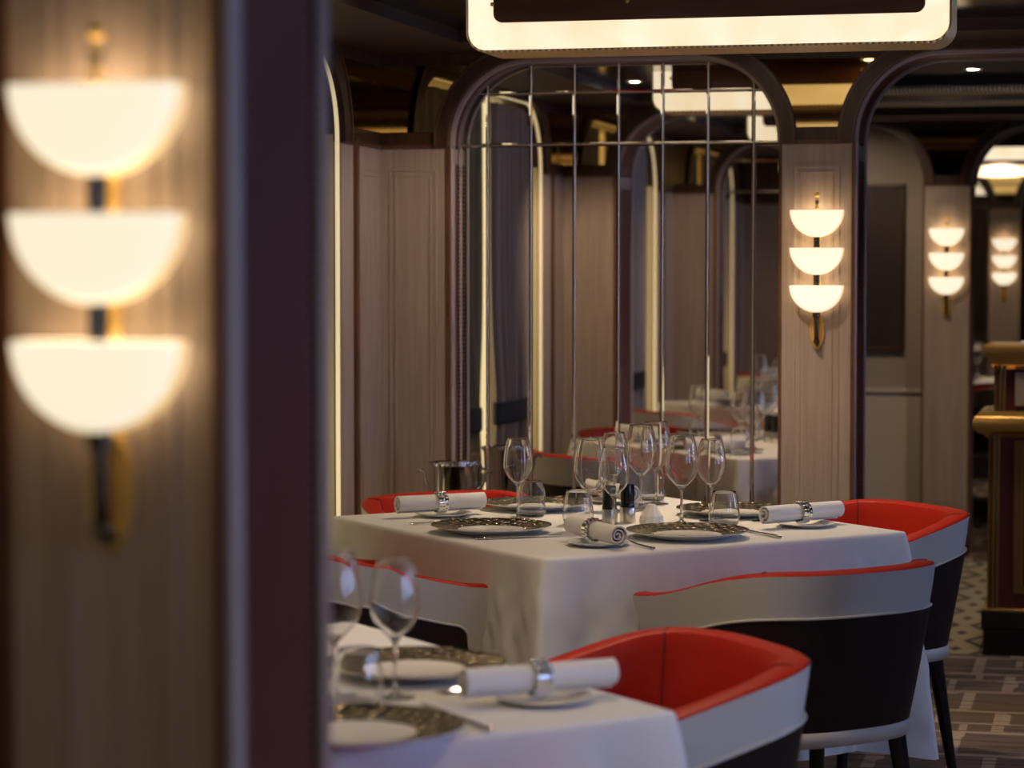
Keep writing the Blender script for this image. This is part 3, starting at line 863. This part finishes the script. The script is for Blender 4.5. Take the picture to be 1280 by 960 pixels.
def make_chair(label):
    r = thing('tub_chair', label, 'chair', (0, 0, 0), 0, 'red and grey leather tub chairs')
    T = [i/96 for i in range(97)]
    # outer grey shell (band and arm fronts)
    rows = [[sec(t, 0, f) for t in T] for f in [i/14 for i in range(15)]]
    mb = MB().grid(rows)
    # arm-front caps
    for t in (0, 1):
        ro = [[sec(t, i, f) for i in (0, .02, .045)] for f in [i/14 for i in range(15)]]
        mb.grid(ro)
    mb.build('back_band', 'grey_leather', r, angle=60)
    # dark lower panel standing proud inside the band
    R = .05; bw = .098; side = .05
    x, y = chair_plan(0)
    # arc length table
    acc = [0.]
    for i in range(1, 97):
        p, q = chair_plan(T[i-1]), chair_plan(T[i]); acc.append(acc[-1]+math.dist(p, q))
    tot = acc[-1]
    def t_at(s):
        for i in range(96):
            if acc[i+1] >= s: return T[i]+(T[i+1]-T[i])*(s-acc[i])/(acc[i+1]-acc[i])
        return 1.
    S = [side+(tot-2*side)*i/110 for i in range(111)]
    def topf(s):
        t = t_at(s); zt = rim_z(chair_plan(t)[1])
        d = min(s-side, tot-side-s)
        drop = bw
        if d < R: drop += R-math.sqrt(max(0, R*R-(R-d)**2))
        return t, (zt-drop-ZB)/(zt-ZB)
    rows = []
    for k in range(11):
        row = []
        for s in S:
            t, ft = topf(s); f0 = .035
            row.append(sec(t, 0, f0+(ft-f0)*k/10, off=.004))
        rows.append(row)
    rim_edge = [sec(*(lambda q: (q[0], 0, q[1]))(topf(s)), off=0.) for s in S]
    mb = MB().grid(rows)
    mb.grid([rows[-1], rim_edge])
    mb.build('outer_panel', 'shell', r, angle=60)
    pip = MB().tube([Vector(p) for p in rows[-1]], .0035, 8)
    pip.build('band_piping', 'grey_leather', r)
    # bottom rail
    ro = [sec(t, .012, 0, 0) for t in T]
    bt = MB(); rws = []
    for dz, ins in ((.022, -.004), (.018, -.010), (0, -.012), (-.016, -.006), (-.020, .01)):
        rws.append([(p[0], p[1], ZB+dz) for p in [sec(t, ins, 0) for t in T]])
    bt.grid(rws); bt.build('base_rail', 'grey_leather', r, angle=60)
    base = [sec(t, .0, 0) for t in T]
    n = len(base)
    MB().add([(p[0], p[1], ZB-.016) for p in base]+[(p[0], p[1], ZB+.05) for p in base], [tuple(range(n)), tuple(range(2*n-1, n-1, -1))]+[(i, i+1, n+i+1, n+i) for i in range(n-1)]+[(n-1, 0, n, 2*n-1)]).build('seat_base', 'shell', r, angle=40)
    # red inside with rolled rim
    rows = []
    prof = []
    for k in range(9):
        a = PI*k/8
        prof.append((.029-.0275*math.cos(a), 1., .0075*math.sin(a)))
    for k in range(1, 10): prof.append((.056+.012*math.sin(k/9*PI), 1-k*.075, 0))
    for ins, f, dz in prof:
        row = []
        for t in T:
            p = sec(t, ins, f); row.append((p[0], p[1], p[2]+dz))
        rows.append(row)
    inn = MB().grid(rows)
    for t in (0, 1):
        inn.grid([[sec(t, .045, 1), sec(t, .056, .35)], [sec(t, .03, 1), sec(t, .03, .35)]])
        cap = [(lambda p, dz: (p[0], p[1], p[2]+dz))(sec(t, ins, f), dz) for ins, f, dz in prof[:9]]
        inn.add(cap, [tuple(range(9))])
    inn.build('inner_back', 'red', r, angle=60)
    for tt in (.36, .64):
        sm = MB(); pts = []
        for ins, f, dz in prof[3:16]:
            p = sec(tt, ins+.0008, f); pts.append((p[0], p[1], p[2]+dz+.0004))
        sm.tube(pts, .0022, 6)
        sm.build('seam', 'seam', r)
    # seat cushion
    st = MB(); rws = []
    for sc_, z in ((.80, .385), (.88, .40), (.905, .44), (.88, .47), (.78, .486), (.5, .492), (.001, .494)):
        row = []
        for k in range(64):
            a = 2*PI*k/64; c, s = math.cos(a), math.sin(a)
            row.append((.265*sc_*math.copysign(abs(c)**.55, c), .015+.255*sc_*math.copysign(abs(s)**.55, s), z))
        rws.append(row)
    st.grid(rws, closed_u=True).build('seat', 'red', r, angle=60)
    for sx, sy in ((-1, 1), (1, 1), (-1, -1), (1, -1)):
        x, y = .19*sx, .15*sy-.01
        MB().tube([(x, y, ZB-.014), (x+.035*sx, y+.045*sy, 0)], [.023, .0125], 16).build('leg', 'black_leg', r)
    return r
TC, TN = Vector((-1.307, 6.333)), Vector((-1.445, 3.70))
def chair_at(tc, du, dv, dist):
    d = Vector((du, dv)).normalized(); p = tc+d*dist
    return (p.x, p.y, 0), math.atan2(d.x, -d.y)      # faces the table
CH = None
for tc, du, dv, off, rot, lab in (
    (TC, 1, -1, (.02, -.05), 0, 'tub chair standing with its whole grey-banded dark back towards the camera'),
    (TC, -1, -1, (.01, 0), 0, 'tub chair at the pillar side of the middle table, half hidden by near wine glasses'),
    (TC, 1, 1, (.035, 0), -3, 'tub chair by the archway, red inside showing past the table corner'),
    (TC, -1, 1, (.02, 0), 0, 'tub chair between ice bucket and middle table, only red rim showing'),
    (TN, 1, 1, (.05, .01), -8, 'big red-lined tub chair at the near table corner, open side facing left'),
    (TN, 1, -1, (0, .06), 0, 'tub chair at the picture bottom, only a sliver of red rim showing'),
    (TN, -1, 1, (0, 0), 0, 'tub chair on the window side of the near table, seen in the mirror')):
    loc, rz = chair_at(tc, du, dv, .77)
    loc = (loc[0]+off[0], loc[1]+off[1], 0); rz += math.radians(rot)
    if CH is None:
        CH = make_chair(lab); CH.location = loc; CH.rotation_euler = (0, 0, rz)
    else: dup(CH, loc, rz, lab)

# ------------------------------------------------------------------ tables and cloths
TZ = .755
def make_table(c, label):
    r = thing('dining_table', label, 'table', (c.x, c.y, 0), PI/4, 'square dining tables under white cloths')
    MB().box(-.54, .54, -.54, .54, TZ-.035, TZ-.008).build('tabletop', 'walnut', r, bevel=.004)
    MB().lathe([(.05, .03), (.04, .1), (.035, .4), (.045, TZ-.05), (.12, TZ-.035)], 32).build('pedestal', 'black_leg', r)
    MB().lathe([(1e-3, 0), (.27, 0), (.27, .012), (.06, .035), (.001, .035)], 48).build('base', 'black_leg', r)
    return r
def cloth_mesh(seed, h=.548, half=.55):
    """square cloth over the top, hanging in soft folds, the corners lower and gathered"""
    rnd = random.Random(seed); ph = [rnd.uniform(0, 6.28) for _ in range(8)]
    N = 480; rc = .02
    per = []
    # perimeter samples with outward normals, side-wise
    for k in range(N):
        s = 8*half*k/N; side = int(s/(2*half)); u = s-side*2*half-half
        d = half-abs(u)                     # distance to the nearest corner
        base = [(u, -half), (half, u), (-u, half), (-half, -u)][side]
        nrm = [(0, -1), (1, 0), (0, 1), (-1, 0)][side]
        w = smooth(1-d/.10)
        corner = (1 if base[0] > 0 else -1, 1 if base[1] > 0 else -1)
        dg = Vector((corner[0], corner[1])).normalized()
        nn = (Vector(nrm)*(1-w*.5)+dg*w*.5).normalized()
        per.append((Vector(base), nn, d, s, dg))
    rows = []
    z = TZ
    for ins in (.5, .3, .1, .03, .012):
        rows.append([((p.x*(1-ins/half) if ins < half else 0), (p.y*(1-ins/half) if ins < half else 0), z) for p, nn, d, s, dg in per])
    for a in (0, .35, .7, 1.):
        o = .010*math.sin(a*PI/2); dz = .012*(1-math.cos(a*PI/2))
        rows.append([(p.x+nn.x*o, p.y+nn.y*o, z-dz) for p, nn, d, s, dg in per])
    M_ = 30
    for k in range(1, M_+1):
        f = k/M_; row = []
        for p, nn, d, s, dg in per:
            c = math.exp(-(d/.075)**2)
            c2 = math.exp(-((d-.105)/.045)**2)
            drop = h+.035*c
            flare = .010+.012*f**1.2
            wav = .013*f*(math.sin(s*9.+ph[0])+.7*math.sin(s*17+ph[1])+.4*math.sin(s*31+ph[2]))*(1-.6*c)
            bulge = .085*f**.8*c - .055*f**.8*c2
            o = flare+wav
            wr = (.0030*math.sin(s*47+f*14+ph[3])*math.sin(f*19+s*11+ph[4])+.0022*math.sin(s*83-f*31+ph[5])*math.sin(f*9+s*23+ph[6]))*min(1, f*4)
            q = p+nn*(o+wr)+dg*bulge
            row.append((q.x, q.y, z-.012-drop*f))
        rows.append(row)
    mb = MB().grid(rows, closed_u=True)
    n = N
    mb.f.append(tuple(range(n)))
    return mb
def make_cloth(c, label, seed):
    o = cloth_mesh(seed).build('tablecloth', 'linen', None, angle=180)
    o.location = (c.x, c.y, 0); o.rotation_euler = (0, 0, PI/4)
    return tag(o, label, 'tablecloth', 'white linen tablecloths')
make_table(TC, 'square pedestal table hidden beneath the cloth of the middle table')
make_table(TN, 'square pedestal table hidden beneath the cloth of the near table')
make_cloth(TC, 'white linen cloth hanging in folds from the middle table', 3)
make_cloth(TN, 'white linen cloth on the blurred near table at the picture bottom', 5)
TT = TZ+.0005

# ------------------------------------------------------------------ tableware
def make_charger(label):
    r = thing('charger_plate', label, 'plate', (0, 0, 0), 0, 'etched metal charger plates')
    R = .157
    prof = [(1e-4, .008), (.084, .008), (.095, .0095), (.125, .0140), (R-.002, .0200), (R, .0210), (R, .0190), (.130, .0105), (.105, .0035), (.095, 0), (.088, 0), (.084, .003), (1e-4, .003)]
    MB().lathe(prof, 72).build('plate_body', 'porcelain', r)
    MB().lathe([(.087, .0088), (.095, .0104), (.125, .0149), (R-.003, .0208), (R-.0005, .0217), (R-.0005, .0205), (.125, .0136), (.092, .0086)], 72).build('etched_rim', 'charger', r)
    return r
def spiral_roll(length, R, turns=2.7, th=.0036):
    mb = MB(); n = 120; sec_ = []
    for i in range(n+1):
        t = i/n; a = turns*2*PI*t; rr = .005+(R-.005)*t
        sec_.append((rr*math.cos(a), rr*math.sin(a)))
    inn = []
    for i in range(n+1):
        t = i/n; a = turns*2*PI*t; rr = .005+(R-.005)*t-th
        inn.append((rr*math.cos(a), rr*math.sin(a)))
    rows_o, rows_i = [], []
    K = 14
    for k in range(K+1):
        y = -length/2+length*k/K
        skew = [1+.03*math.sin(3*y*20+1)*.4]*1
        f = 1-.02*math.exp(-(y/.02)**2)
        def tw(i): return (i/n-.5)*.010*(1 if k in (0,) else .6 if k == K else 0)
        rows_o.append([(x*f, y+tw(i), z*f) for i, (x, z) in enumerate(sec_)])
        rows_i.append([(x*f, y+tw(i), z*f) for i, (x, z) in enumerate(inn)])
    mb.grid(rows_o); mb.grid(rows_i)
    for k in (0, K): mb.grid([rows_o[k], rows_i[k]])
    mb.grid([[r_[-1] for r_ in rows_o], [r_[-1] for r_ in rows_i]])
    return mb
def make_napkin(label):
    r = thing('rolled_napkin', label, 'napkin', (0, 0, 0), 0, 'white rolled napkins')
    mb = spiral_roll(.265, .0265); mb.v = [(x, y, z+.0265) for x, y, z in mb.v]
    mb.build('napkin_roll', 'linen', r, angle=60)
    return r
def make_ring(label):
    r = thing('napkin_ring', label, 'napkin ring', (0, 0, 0), 0, 'mirrored steel napkin rings')
    mb = MB(); R = .0272; n = 16
    for row in (-.0095, 0, .0095):
        for k in range(n):
            a = 2*PI*(k+.5*(row > 0))/n
            mb.ball((R*math.cos(a), row, .0265+R*math.sin(a)), .0040, 12, 8, 1)
    mb.build('bead', 'steel', r)
    b = MB().lathe([(.0266, -.0145), (.0280, -.0145), (.0280, .0145), (.0266, .0145)], 40, closed=True)
    b.v = [(x, z, .0265+y) for x, y, z in b.v]
    b.build('band', 'steel', r)
    return r
def make_bread_plate(label):
    r = MB().lathe([(1e-4, .003), (.045, .003), (.06, .006), (.078, .011), (.079, .0105), (.06, .003), (.045, 0), (1e-4, 0)], 56).build('bread_plate', 'porcelain')
    return tag(r, label, 'plate', 'small white bread plates')
def make_knife(label):
    r = thing('table_knife', label, 'knife', (0, 0, 0), 0, 'steel table knives')
    h = MB(); rows = []
    for y, w, t in ((-.115, .003, .002), (-.112, .0062, .0036), (-.08, .0066, .004), (-.03, .0046, .0034), (-.018, .0036, .003)):
        rows.append([(w*math.cos(2*PI*k/14), y, .0042+t*math.sin(2*PI*k/14)) for k in range(14)])
    h.grid(rows, closed_u=True); h.f.append(tuple(range(14))); h.build('handle', 'steel', r)
    b = MB(); rows = []
    for y, x0, x1 in ((-.022, -.004, .004), (-.005, -.007, .007), (.06, -.009, .0085), (.10, -.008, .0075), (.118, -.002, .0065), (.121, .002, .004)):
        rows.append([(x0, y, .0042), (x0*.4, y, .0055), (x1, y, .0046), (x1, y, .0036), (x0*.4, y, .003), (x0, y, .0038)])
    b.grid(rows, closed_u=True); b.f.append(tuple(range(30, 36))); b.build('blade', 'steel', r, angle=50)
    return r
def make_fork(label):
    r = thing('table_fork', label, 'fork', (0, 0, 0), 0, 'steel table forks')
    h = MB(); rows = []
    for y, w, z in ((-.105, .0035, .004), (-.10, .0075, .0042), (-.07, .0065, .004), (-.02, .0034, .005), (.03, .003, .010), (.045, .006, .009), (.058, .0115, .006)):
        rows.append([(w*math.cos(2*PI*k/12), y, z+.0022*math.sin(2*PI*k/12)) for k in range(12)])
    h.grid(rows, closed_u=True); h.f.append(tuple(range(12))); h.f.append(tuple(range(72, 84)))
    h.build('handle', 'steel', r)
    for k in range(4):
        x = -.0092+k*.0061
        MB().tube([(x, .054, .0062), (x, .072, .004), (x, .09, .0045), (x, .103, .008)], [.0019, .0017, .0015, .0007], 8).build('tine', 'steel', r)
    return r
def make_wineglass(label, h, rb, name='wine_glass', hb=None, rim=.72):
    """h height, rb bowl radius; bowl, stem, foot"""
    r = thing(name, label, 'wine glass', (0, 0, 0), 0, 'clear stemmed wine glasses')
    zb = h*.46 if hb is None else hb     # bottom of the bowl
    H = h-zb
    out = [(.0042, zb-.006), (.0075, zb), (rb*.45, zb+H*.095), (rb*.78, zb+H*.21), (rb*.95, zb+H*.33), (rb, zb+H*.43), (rb*.985, zb+H*.54), (rb*.92, zb+H*.70), (rb*.83, zb+H*.86), (rb*rim, zb+H)]
    # smooth with catmull-rom
    def cat(P, m=4):
        o = []
        for i in range(len(P)-1):
            p0, p1, p2, p3 = P[max(i-1, 0)], P[i], P[i+1], P[min(i+2, len(P)-1)]
            for k in range(m):
                t = k/m
                o.append(tuple(.5*((2*p1[j])+(-p0[j]+p2[j])*t+(2*p0[j]-5*p1[j]+4*p2[j]-p3[j])*t*t+(-p0[j]+3*p1[j]-3*p2[j]+p3[j])*t**3) for j in (0, 1)))
        return o+[P[-1]]
    oc = cat(out)
    th = .0012
    inn = [(max(q-th, 1e-4), z+.0001) for q, z in oc[6:]]
    inn = [(1e-4, oc[6][1]+.0006)]+inn
    prof = [(1e-4, zb-.006)]+oc+[(oc[-1][0]-th*.5, oc[-1][1]+.0004)]+list(reversed(inn))
    MB().lathe(prof, 56).build('bowl', 'glass', r, angle=80)
    st = [(1e-4, .0075), (.0085, .0075), (.0050, .012), (.0036, .022), (.0034, zb*.55), (.0037, zb-.014), (.0042, zb-.0062), (1e-4, zb-.0062)]
    MB().lathe(st, 24).build('stem', 'glass', r, angle=60)
    ft = [(1e-4, 0), (rb*.80, 0), (rb*.805, .0012), (rb*.76, .002), (rb*.4, .0038), (.0085, .0073), (1e-4, .0073)]
    MB().lathe(ft, 48).build('foot', 'glass', r, angle=60)
    return r
def make_tumbler(label, wavy=False, h=.092, rb=.042):
    r = None
    if wavy: out = [(.030, 0), (.036, .003), (.0405, .014), (.041, .022), (.0375, .034), (.0355, .042), (.038, .052), (.0395, .060), (.037, .075), (.031, .092), (.0275, .098)]
    else: out = [(.031, 0), (.036, .002), (.0405, .012), (.042, .024), (.0412, .038), (.0385, .058), (.0345, .078), (.031, h)]
    th = .0016
    P = []
    for i in range(len(out)-1):
        for k in range(3):
            t = k/3; P.append((out[i][0]*(1-t)+out[i+1][0]*t, out[i][1]*(1-t)+out[i+1][1]*t))
    P.append(out[-1])
    for _ in range(2):
        P = [P[0]]+[((P[i-1][0]+2*P[i][0]+P[i+1][0])/4, (P[i-1][1]+2*P[i][1]+P[i+1][1])/4) for i in range(1, len(P)-1)]+[P[-1]]
    inn = [(q-th, z) for q, z in P if z > .011]
    prof = [(1e-4, 0)]+P+[(P[-1][0]-th/2, P[-1][1]+.0005)]+list(reversed(inn))+[(inn[0][0]*.8, .0095), (1e-4, .009)]
    o = MB().lathe(prof, 56).build('wavy_tumbler' if wavy else 'tumbler', 'glass', angle=80)
    return tag(o, label, 'tumbler', 'clear water tumblers')

def put(proto, items):
    first = True
    for x, y, z, rz, lab in items:
        if first:
            proto.location = (x, y, z); proto.rotation_euler = (0, 0, rz); proto['label'] = lab; first = False
        else: dup(proto, (x, y, z), rz, lab)
# chargers
FL, FR, BL, BR = (-1.564, 6.05), (-1.05, 6.06), (-1.577, 6.625), (-1.022, 6.63)
put(make_charger('x'), [
    (*FL, TT, .3, 'etched charger plate between the left napkin and the middle of the table, knife before it'),
    (*FR, TT, 1.2, 'etched charger plate in front of the white candle holder, its rim striped bright'),
    (-1.588, 6.665, TT, 2.0, 'etched charger plate behind the wavy tumbler on the ice-bucket side'),
    (*BR, TT, .8, 'gold-glinting charger plate behind the clear tumbler on the archway side'),
    (-1.075, 3.375, TT, .5, 'blurred charger plate cut by the dark pillar edge at the picture bottom'),
    (-1.150, 3.93, TT, 1.7, 'blurred charger plate behind the near tumbler, left of the near rolled napkin'),
    (-1.74, 3.42, TT, .9, 'charger plate at the pillar side of the near table, hidden by the pillar'),
    (-1.74, 3.98, TT, .2, 'charger plate at the window side of the near table, showing in the mirror')])
def ang(dx, dy): return math.atan2(-dx, dy)      # local +y to direction
NK = [((-1.800, 6.40), (.75, .66), 'at the pillar side of the middle table'),
      ((-1.245, 5.830), (.62, -.78), 'with its spiral end facing the camera'),
      ((-.800, 6.385), (.66, .75), 'beside the archway chair'),
      ((-1.425, 6.885), (.62, -.70), 'behind the glass cluster'),
      ((-.885, 3.722), (.78, .62), 'before the big red chair'),
      ((-1.98, 3.62), (.7, .7), 'by the window drape')]
BZ = TT
nap, ringp, bread = make_napkin('x'), make_ring('x'), make_bread_plate('x')
put(bread, [(c[0]+.01, c[1], BZ, 0, 'small white bread plate under the rolled napkin '+t) for c, d, t in NK])
NZ = BZ+.0115
put(nap, [(c[0], c[1], NZ, ang(*d), 'white rolled linen napkin '+t) for c, d, t in NK])
put(ringp, [(c[0], c[1], NZ, ang(*d), 'mirrored ring round the napkin '+t) for c, d, t in NK])
# knives: (handle end, blade end)
KN = [((-1.555, 5.872), (-1.375, 6.00), -1, 'steel knife on the cloth before the left-hand charger of the middle table'),
      ((-.815, 6.085), (-.955, 6.27), 1, 'steel knife right of the striped charger, pointing behind it'),
      ((-.905, 3.470), (-1.04, 3.62), 1, 'blurred steel knife between the two near chargers'),
      ((-.83, 6.62), (-.92, 6.84), 1, 'steel knife beyond the gold-glinting charger on the archway side')]
put(make_knife('x'), [((a[0]+b[0])/2, (a[1]+b[1])/2, TT, ang(b[0]-a[0], b[1]-a[1]), t) for a, b, s, t in KN])
FK = [((-1.76, 6.215), (.7, .7), 'steel fork half under the left charger rim, beside the left napkin'),
      ((-1.150, 5.855), (-.62, .75), 'steel fork between the spiral-ended napkin and the striped charger'),
      ((-.985, 3.80), (-.7, -.7), 'blurred steel fork behind the near rolled napkin'),
      ((-.875, 6.50), (-.70, -.68), 'steel fork behind the right napkin, tines by the gold-glinting charger')]
FK[0] = ((-1.745, 6.235), (.707, .707), FK[0][2])
put(make_fork('x'), [(c[0], c[1], TT, ang(*d), t) for c, d, t in FK])
# glasses
big = make_wineglass('x', .238, .0455, hb=.094, rim=.70); small = make_wineglass('x', .222, .0405, hb=.094, rim=.70)
put(big, [(-1.330, 6.190, TT, 0, 'large wine glass at the left of the glass cluster, beside the pepper mill'),
          (-1.121, 6.374, TT, 0, 'large wide-bowled wine glass right of the white candle holder'),
          (-1.285, 6.880, TT, 0, 'tallest-looking wine glass at the back of the cluster, red chair behind it'),
          (-1.302, 6.735, TT, 0, 'large wine glass behind the mills, between two other wine glasses'),
          (-1.206, 3.662, TT, 0, 'blurred large wine glass cut by the dark pillar edge on the near table'),
          (-1.72, 3.70, TT, 0, 'large wine glass on the window side of the near table, seen in the mirror')])
put(small, [(-1.572, 6.372, TT, 0, 'wine glass standing alone by the wavy tumbler at the left'),
            (-1.252, 6.110, TT, 0, 'front wine glass of the cluster with reflected blue windows, before the mills'),
            (-1.362, 6.655, TT, 0, 'wine glass half hidden behind the large left glass of the cluster'),
            (-1.055, 6.462, TT, 0, 'wine glass at the right of the group, behind the clear tumbler'),
            (-1.117, 3.702, TT, 0, 'blurred smaller wine glass in front of the dark chair back'),
            (-1.60, 3.80, TT, 0, 'smaller wine glass in the middle of the near table, seen in the mirror')])
put(make_tumbler('x', True), [(-1.556, 6.462, TT, 0, 'wavy-sided water tumbler behind the lone left wine glass'),
                              (-1.316, 6.975, TT, 0, 'wavy tumbler at the back of the glass cluster, half hidden')])
put(make_tumbler('x', False), [(-1.385, 6.285, TT, 0, 'clear tumbler left of the large cluster glass, behind the spiral napkin'),
                               (-1.002, 6.350, TT, 0, 'clear tumbler in front of the gold-glinting charger'),
                               (-1.150, 3.700-.09, TT, 0, 'blurred clear tumbler on the near table between the near chargers'),
                               (-1.60, 3.62, TT, 0, 'clear tumbler at the pillar side of the near table, seen in the mirror')])
def make_mill(label, clear=False):
    r = thing('pepper_mill', label, 'mill', (0, 0, 0), 0, 'steel and black table mills')
    MB().lathe([(1e-4, 0), (.0205, 0), (.021, .001), (.021, .040), (.0205, .041), (1e-4, .041)], 36).build('steel_base', 'brushed', r)
    MB().lathe([(1e-4, .041), (.0195, .041), (.0195, .048), (.0185, .052), (1e-4, .052)], 36).build('collar', 'black_plastic', r)
    MB().lathe([(1e-4, .052), (.0185, .052), (.0185, .10), (.0175, .104), (1e-4, .105)], 36).build('top', 'black_plastic', r)
    return r
put(make_mill('x'), [(-1.305, 6.312, TT, 0, 'steel and black mill left of its twin, behind the front glasses'),
                     (-1.268, 6.372, TT, 0, 'steel and black mill nearer the white candle holder')])
cd = MB(); rows = []
for z, q, tw in ((0, .030, 0), (.006, .034, .0), (.022, .031, .12), (.05, .013, .3), (.053, .0115, .3), (.053, .008, .3), (.040, .006, .3)):
    rows.append([(q*math.cos(2*PI*k/10+tw), q*math.sin(2*PI*k/10+tw), z) for k in range(10)])
cd.grid(rows, closed_u=True); cd.f.append(tuple(range(10))); cd.f.append(tuple(range(60, 70)))
o = cd.build('candle_holder', 'wax', smooth=False, bevel=.001); o.location = (-1.197, 6.345, TT)
tag(o, 'white faceted cone-shaped candle holder in the middle of the table', 'candle holder')

# ice bucket on its stand
r = thing('ice_bucket', 'polished steel ice bucket with curled handles beside the mirror', 'ice bucket', (-2.062, 7.50, .60))
prof = [(1e-4, 0), (.060, 0), (.066, .004), (.078, .12), (.082, .195), (.088, .203), (.0885, .208), (.087, .211), (.080, .207), (.076, .12), (.062, .008), (1e-4, .006)]
MB().lathe(prof, 64).build('bucket_body', 'steel', r)
for s in (-1, 1):
    P = [(s*.078, 0, .125), (s*.092, 0, .135), (s*.098, 0, .155), (s*.098, 0, .172), (s*.108, 0, .184), (s*.120, 0, .183), (s*.126, 0, .175)]
    MB().tube(P, [.004, .006, .0065, .0065, .007, .0065, .004], 12).build('handle', 'steel', r)
st = thing('bucket_stand', 'slim steel floor stand carrying the ice bucket', 'stand', (-2.062, 7.50, 0))
MB().lathe([(1e-4, 0), (.125, 0), (.125, .008), (.03, .02), (1e-4, .022)], 48).build('base', 'brushed', st)
MB().lathe([(.012, .015), (.012, .59)], 20).build('pole', 'steel', st)
MB().lathe([(1e-4, .585), (.07, .592), (.074, .5995), (1e-4, .5995)], 40).build('tray', 'steel', st)

# ------------------------------------------------------------------ station cabinet at the right
cb = thing('station_cabinet', 'dark gilt-moulded service cabinet standing on the pale diamond floor', 'cabinet', (-.02, 9.07, 0))
w = .44
MB().box(-w, w, -.005, .44, 0, .10).box(-w-.008, w+.008, -.014, .45, .10, .165).build('plinth', 'black_leg', cb, bevel=.004)
MB().box(-w-.004, w+.004, -.010, .445, .165, .176).build('base_moulding', 'gilt', cb, bevel=.003)
MB().box(-w+.015, w-.015, .005, .43, .176, .835).build('lower_body', 'maroon', cb, smooth=False)
MB().box(-w+.03, w-.03, .03, .42, .87, 1.08).build('upper_body', 'maroon', cb, smooth=False)
for x0, z0, z1, y in ((-w+.012, .176, .835, -.003), (w-.055, .176, .835, -.003), (-w+.030, .90, 1.075, .02), (w-.073, .90, 1.075, .02)):
    mb = MB()
    for k in range(3): mb.box(x0+k*.015, x0+k*.015+.012, y-.004*(k == 1), .1, z0, z1)
    mb.build('stile', 'gilt_dark', cb, bevel=.002)
for x0, x1 in ((-.335, .0), (.03, .335)):
    MB().box(x0, x1, -.002, .03, .23, .80).build('door_frame', 'gilt_dark', cb, bevel=.004)
    MB().box(x0+.03, x1-.03, -.004, .03, .26, .77).build('grille', 'grille', cb, smooth=False)
    MB().box(x0+.0, x1, .018, .05, .925, 1.05).build('drawer_front', 'marble', cb, bevel=.003)
def mould(prof, name, mat='gilt'):
    """profile (outset, z) swept round front and both sides"""
    rows = []
    for o_, z in prof: rows.append([(-w-o_, .44, z), (-w-o_, -o_, z), (w+o_, -o_, z), (w+o_, .44, z)])
    mb = MB().grid(rows); mb.add([rows[-1][0], rows[-1][1], rows[-1][2], rows[-1][3]], [(0, 1, 2, 3)])
    mb.build(name, mat, cb, angle=50)
R_ = .039
mould([(-.01, .805), (.0, .812), (.004, .820)]+[(.006+R_*math.sin(PI*k/14), .862-R_*math.cos(PI*k/14)) for k in range(15)]+[(-.005, .902), (-.02, .906)], 'ledge_moulding')
mould([(-.03, 1.06), (-.02, 1.075), (-.010, 1.085), (-.008, 1.10), (.006, 1.115), (.010, 1.125), (.010, 1.145), (.004, 1.150), (-.03, 1.150)], 'top_cornice')
mb = MB().box(-.07, .06, .06, .20, 0, .012); o = mb.build('napkin_stack', 'linen', bevel=.003); o.location = (-.27, 9.07, 1.1505)
tag(o, 'low stack of white folded napkins on the cabinet top', 'napkins')

# distant dark wall panel
r = thing('wall_art', 'large dark brown framed panel on the beige wall beyond the arch', 'picture', (-1.46, F0+.15, 1.01))
MB().box(-.42, .42, -.012, .009, .02, .82).build('canvas', 'artwork', r, smooth=False)
mb = MB().box(-.435, .435, -.022, .009, 0, .02).box(-.435, .435, -.022, .009, .82, .84).box(-.435, -.42, -.022, .009, .02, .82).box(.42, .435, -.022, .009, .02, .82)
mb.build('frame', 'walnut', r, bevel=.003)

# distant table with cloth, and plates seen between column and cabinet
TF = Vector((-1.18, 14.7))
make_table(TF, 'distant square table beyond the far column')
make_cloth(TF, 'white cloth on the distant table glimpsed left of the cabinet', 9)
loc, rz = chair_at(TF, 1, -1, .77); dup(CH, loc, rz, 'distant blurred tub chair left of the cabinet, beyond the far column')
for x, y, t in ((-.93, 14.62, 'right side'), (-1.22, 14.35, 'camera side')):
    dup(bpy.data.objects['charger_plate'], (x, y, TT), 0, 'tiny blurred charger plate on the distant table, '+t)
for x, y, t in ((-.80, 14.78, 'right'), (-1.2, 14.62, 'middle')):
    dup(small, (x, y, TT), 0, 'tiny blurred wine glass on the distant table, '+t)

# ------------------------------------------------------------------ camera and render settings
cam = bpy.data.cameras.new('camera'); co = bpy.data.objects.new('camera', cam); COL.objects.link(co)
cam.lens = 85; cam.sensor_width = 36; cam.sensor_fit = 'HORIZONTAL'
co.location = (0, 0, 1.455)
pitch = math.atan((480-328)/(1280*85/36))
co.rotation_euler = (PI/2-pitch, 0, math.radians(14))
cam.dof.use_dof = True; cam.dof.focus_distance = 6.25; cam.dof.aperture_fstop = 3.4
cam.clip_start = .05
scene.camera = co
wd = bpy.data.worlds.new('world'); scene.world = wd; wd.use_nodes = True
wd.node_tree.nodes['Background'].inputs[0].default_value = (.02, .02, .03, 1)
scene.view_settings.view_transform = 'Standard'; scene.view_settings.look = 'None'
scene.view_settings.exposure = 0.; scene.view_settings.gamma = 1
scene.view_settings.use_curve_mapping = False
cy = scene.cycles
cy.max_bounces = 14; cy.transmission_bounces = 12; cy.glossy_bounces = 8; cy.diffuse_bounces = 3
cy.use_denoising = True; cy.sample_clamp_indirect = 6.; cy.blur_glossy = .3
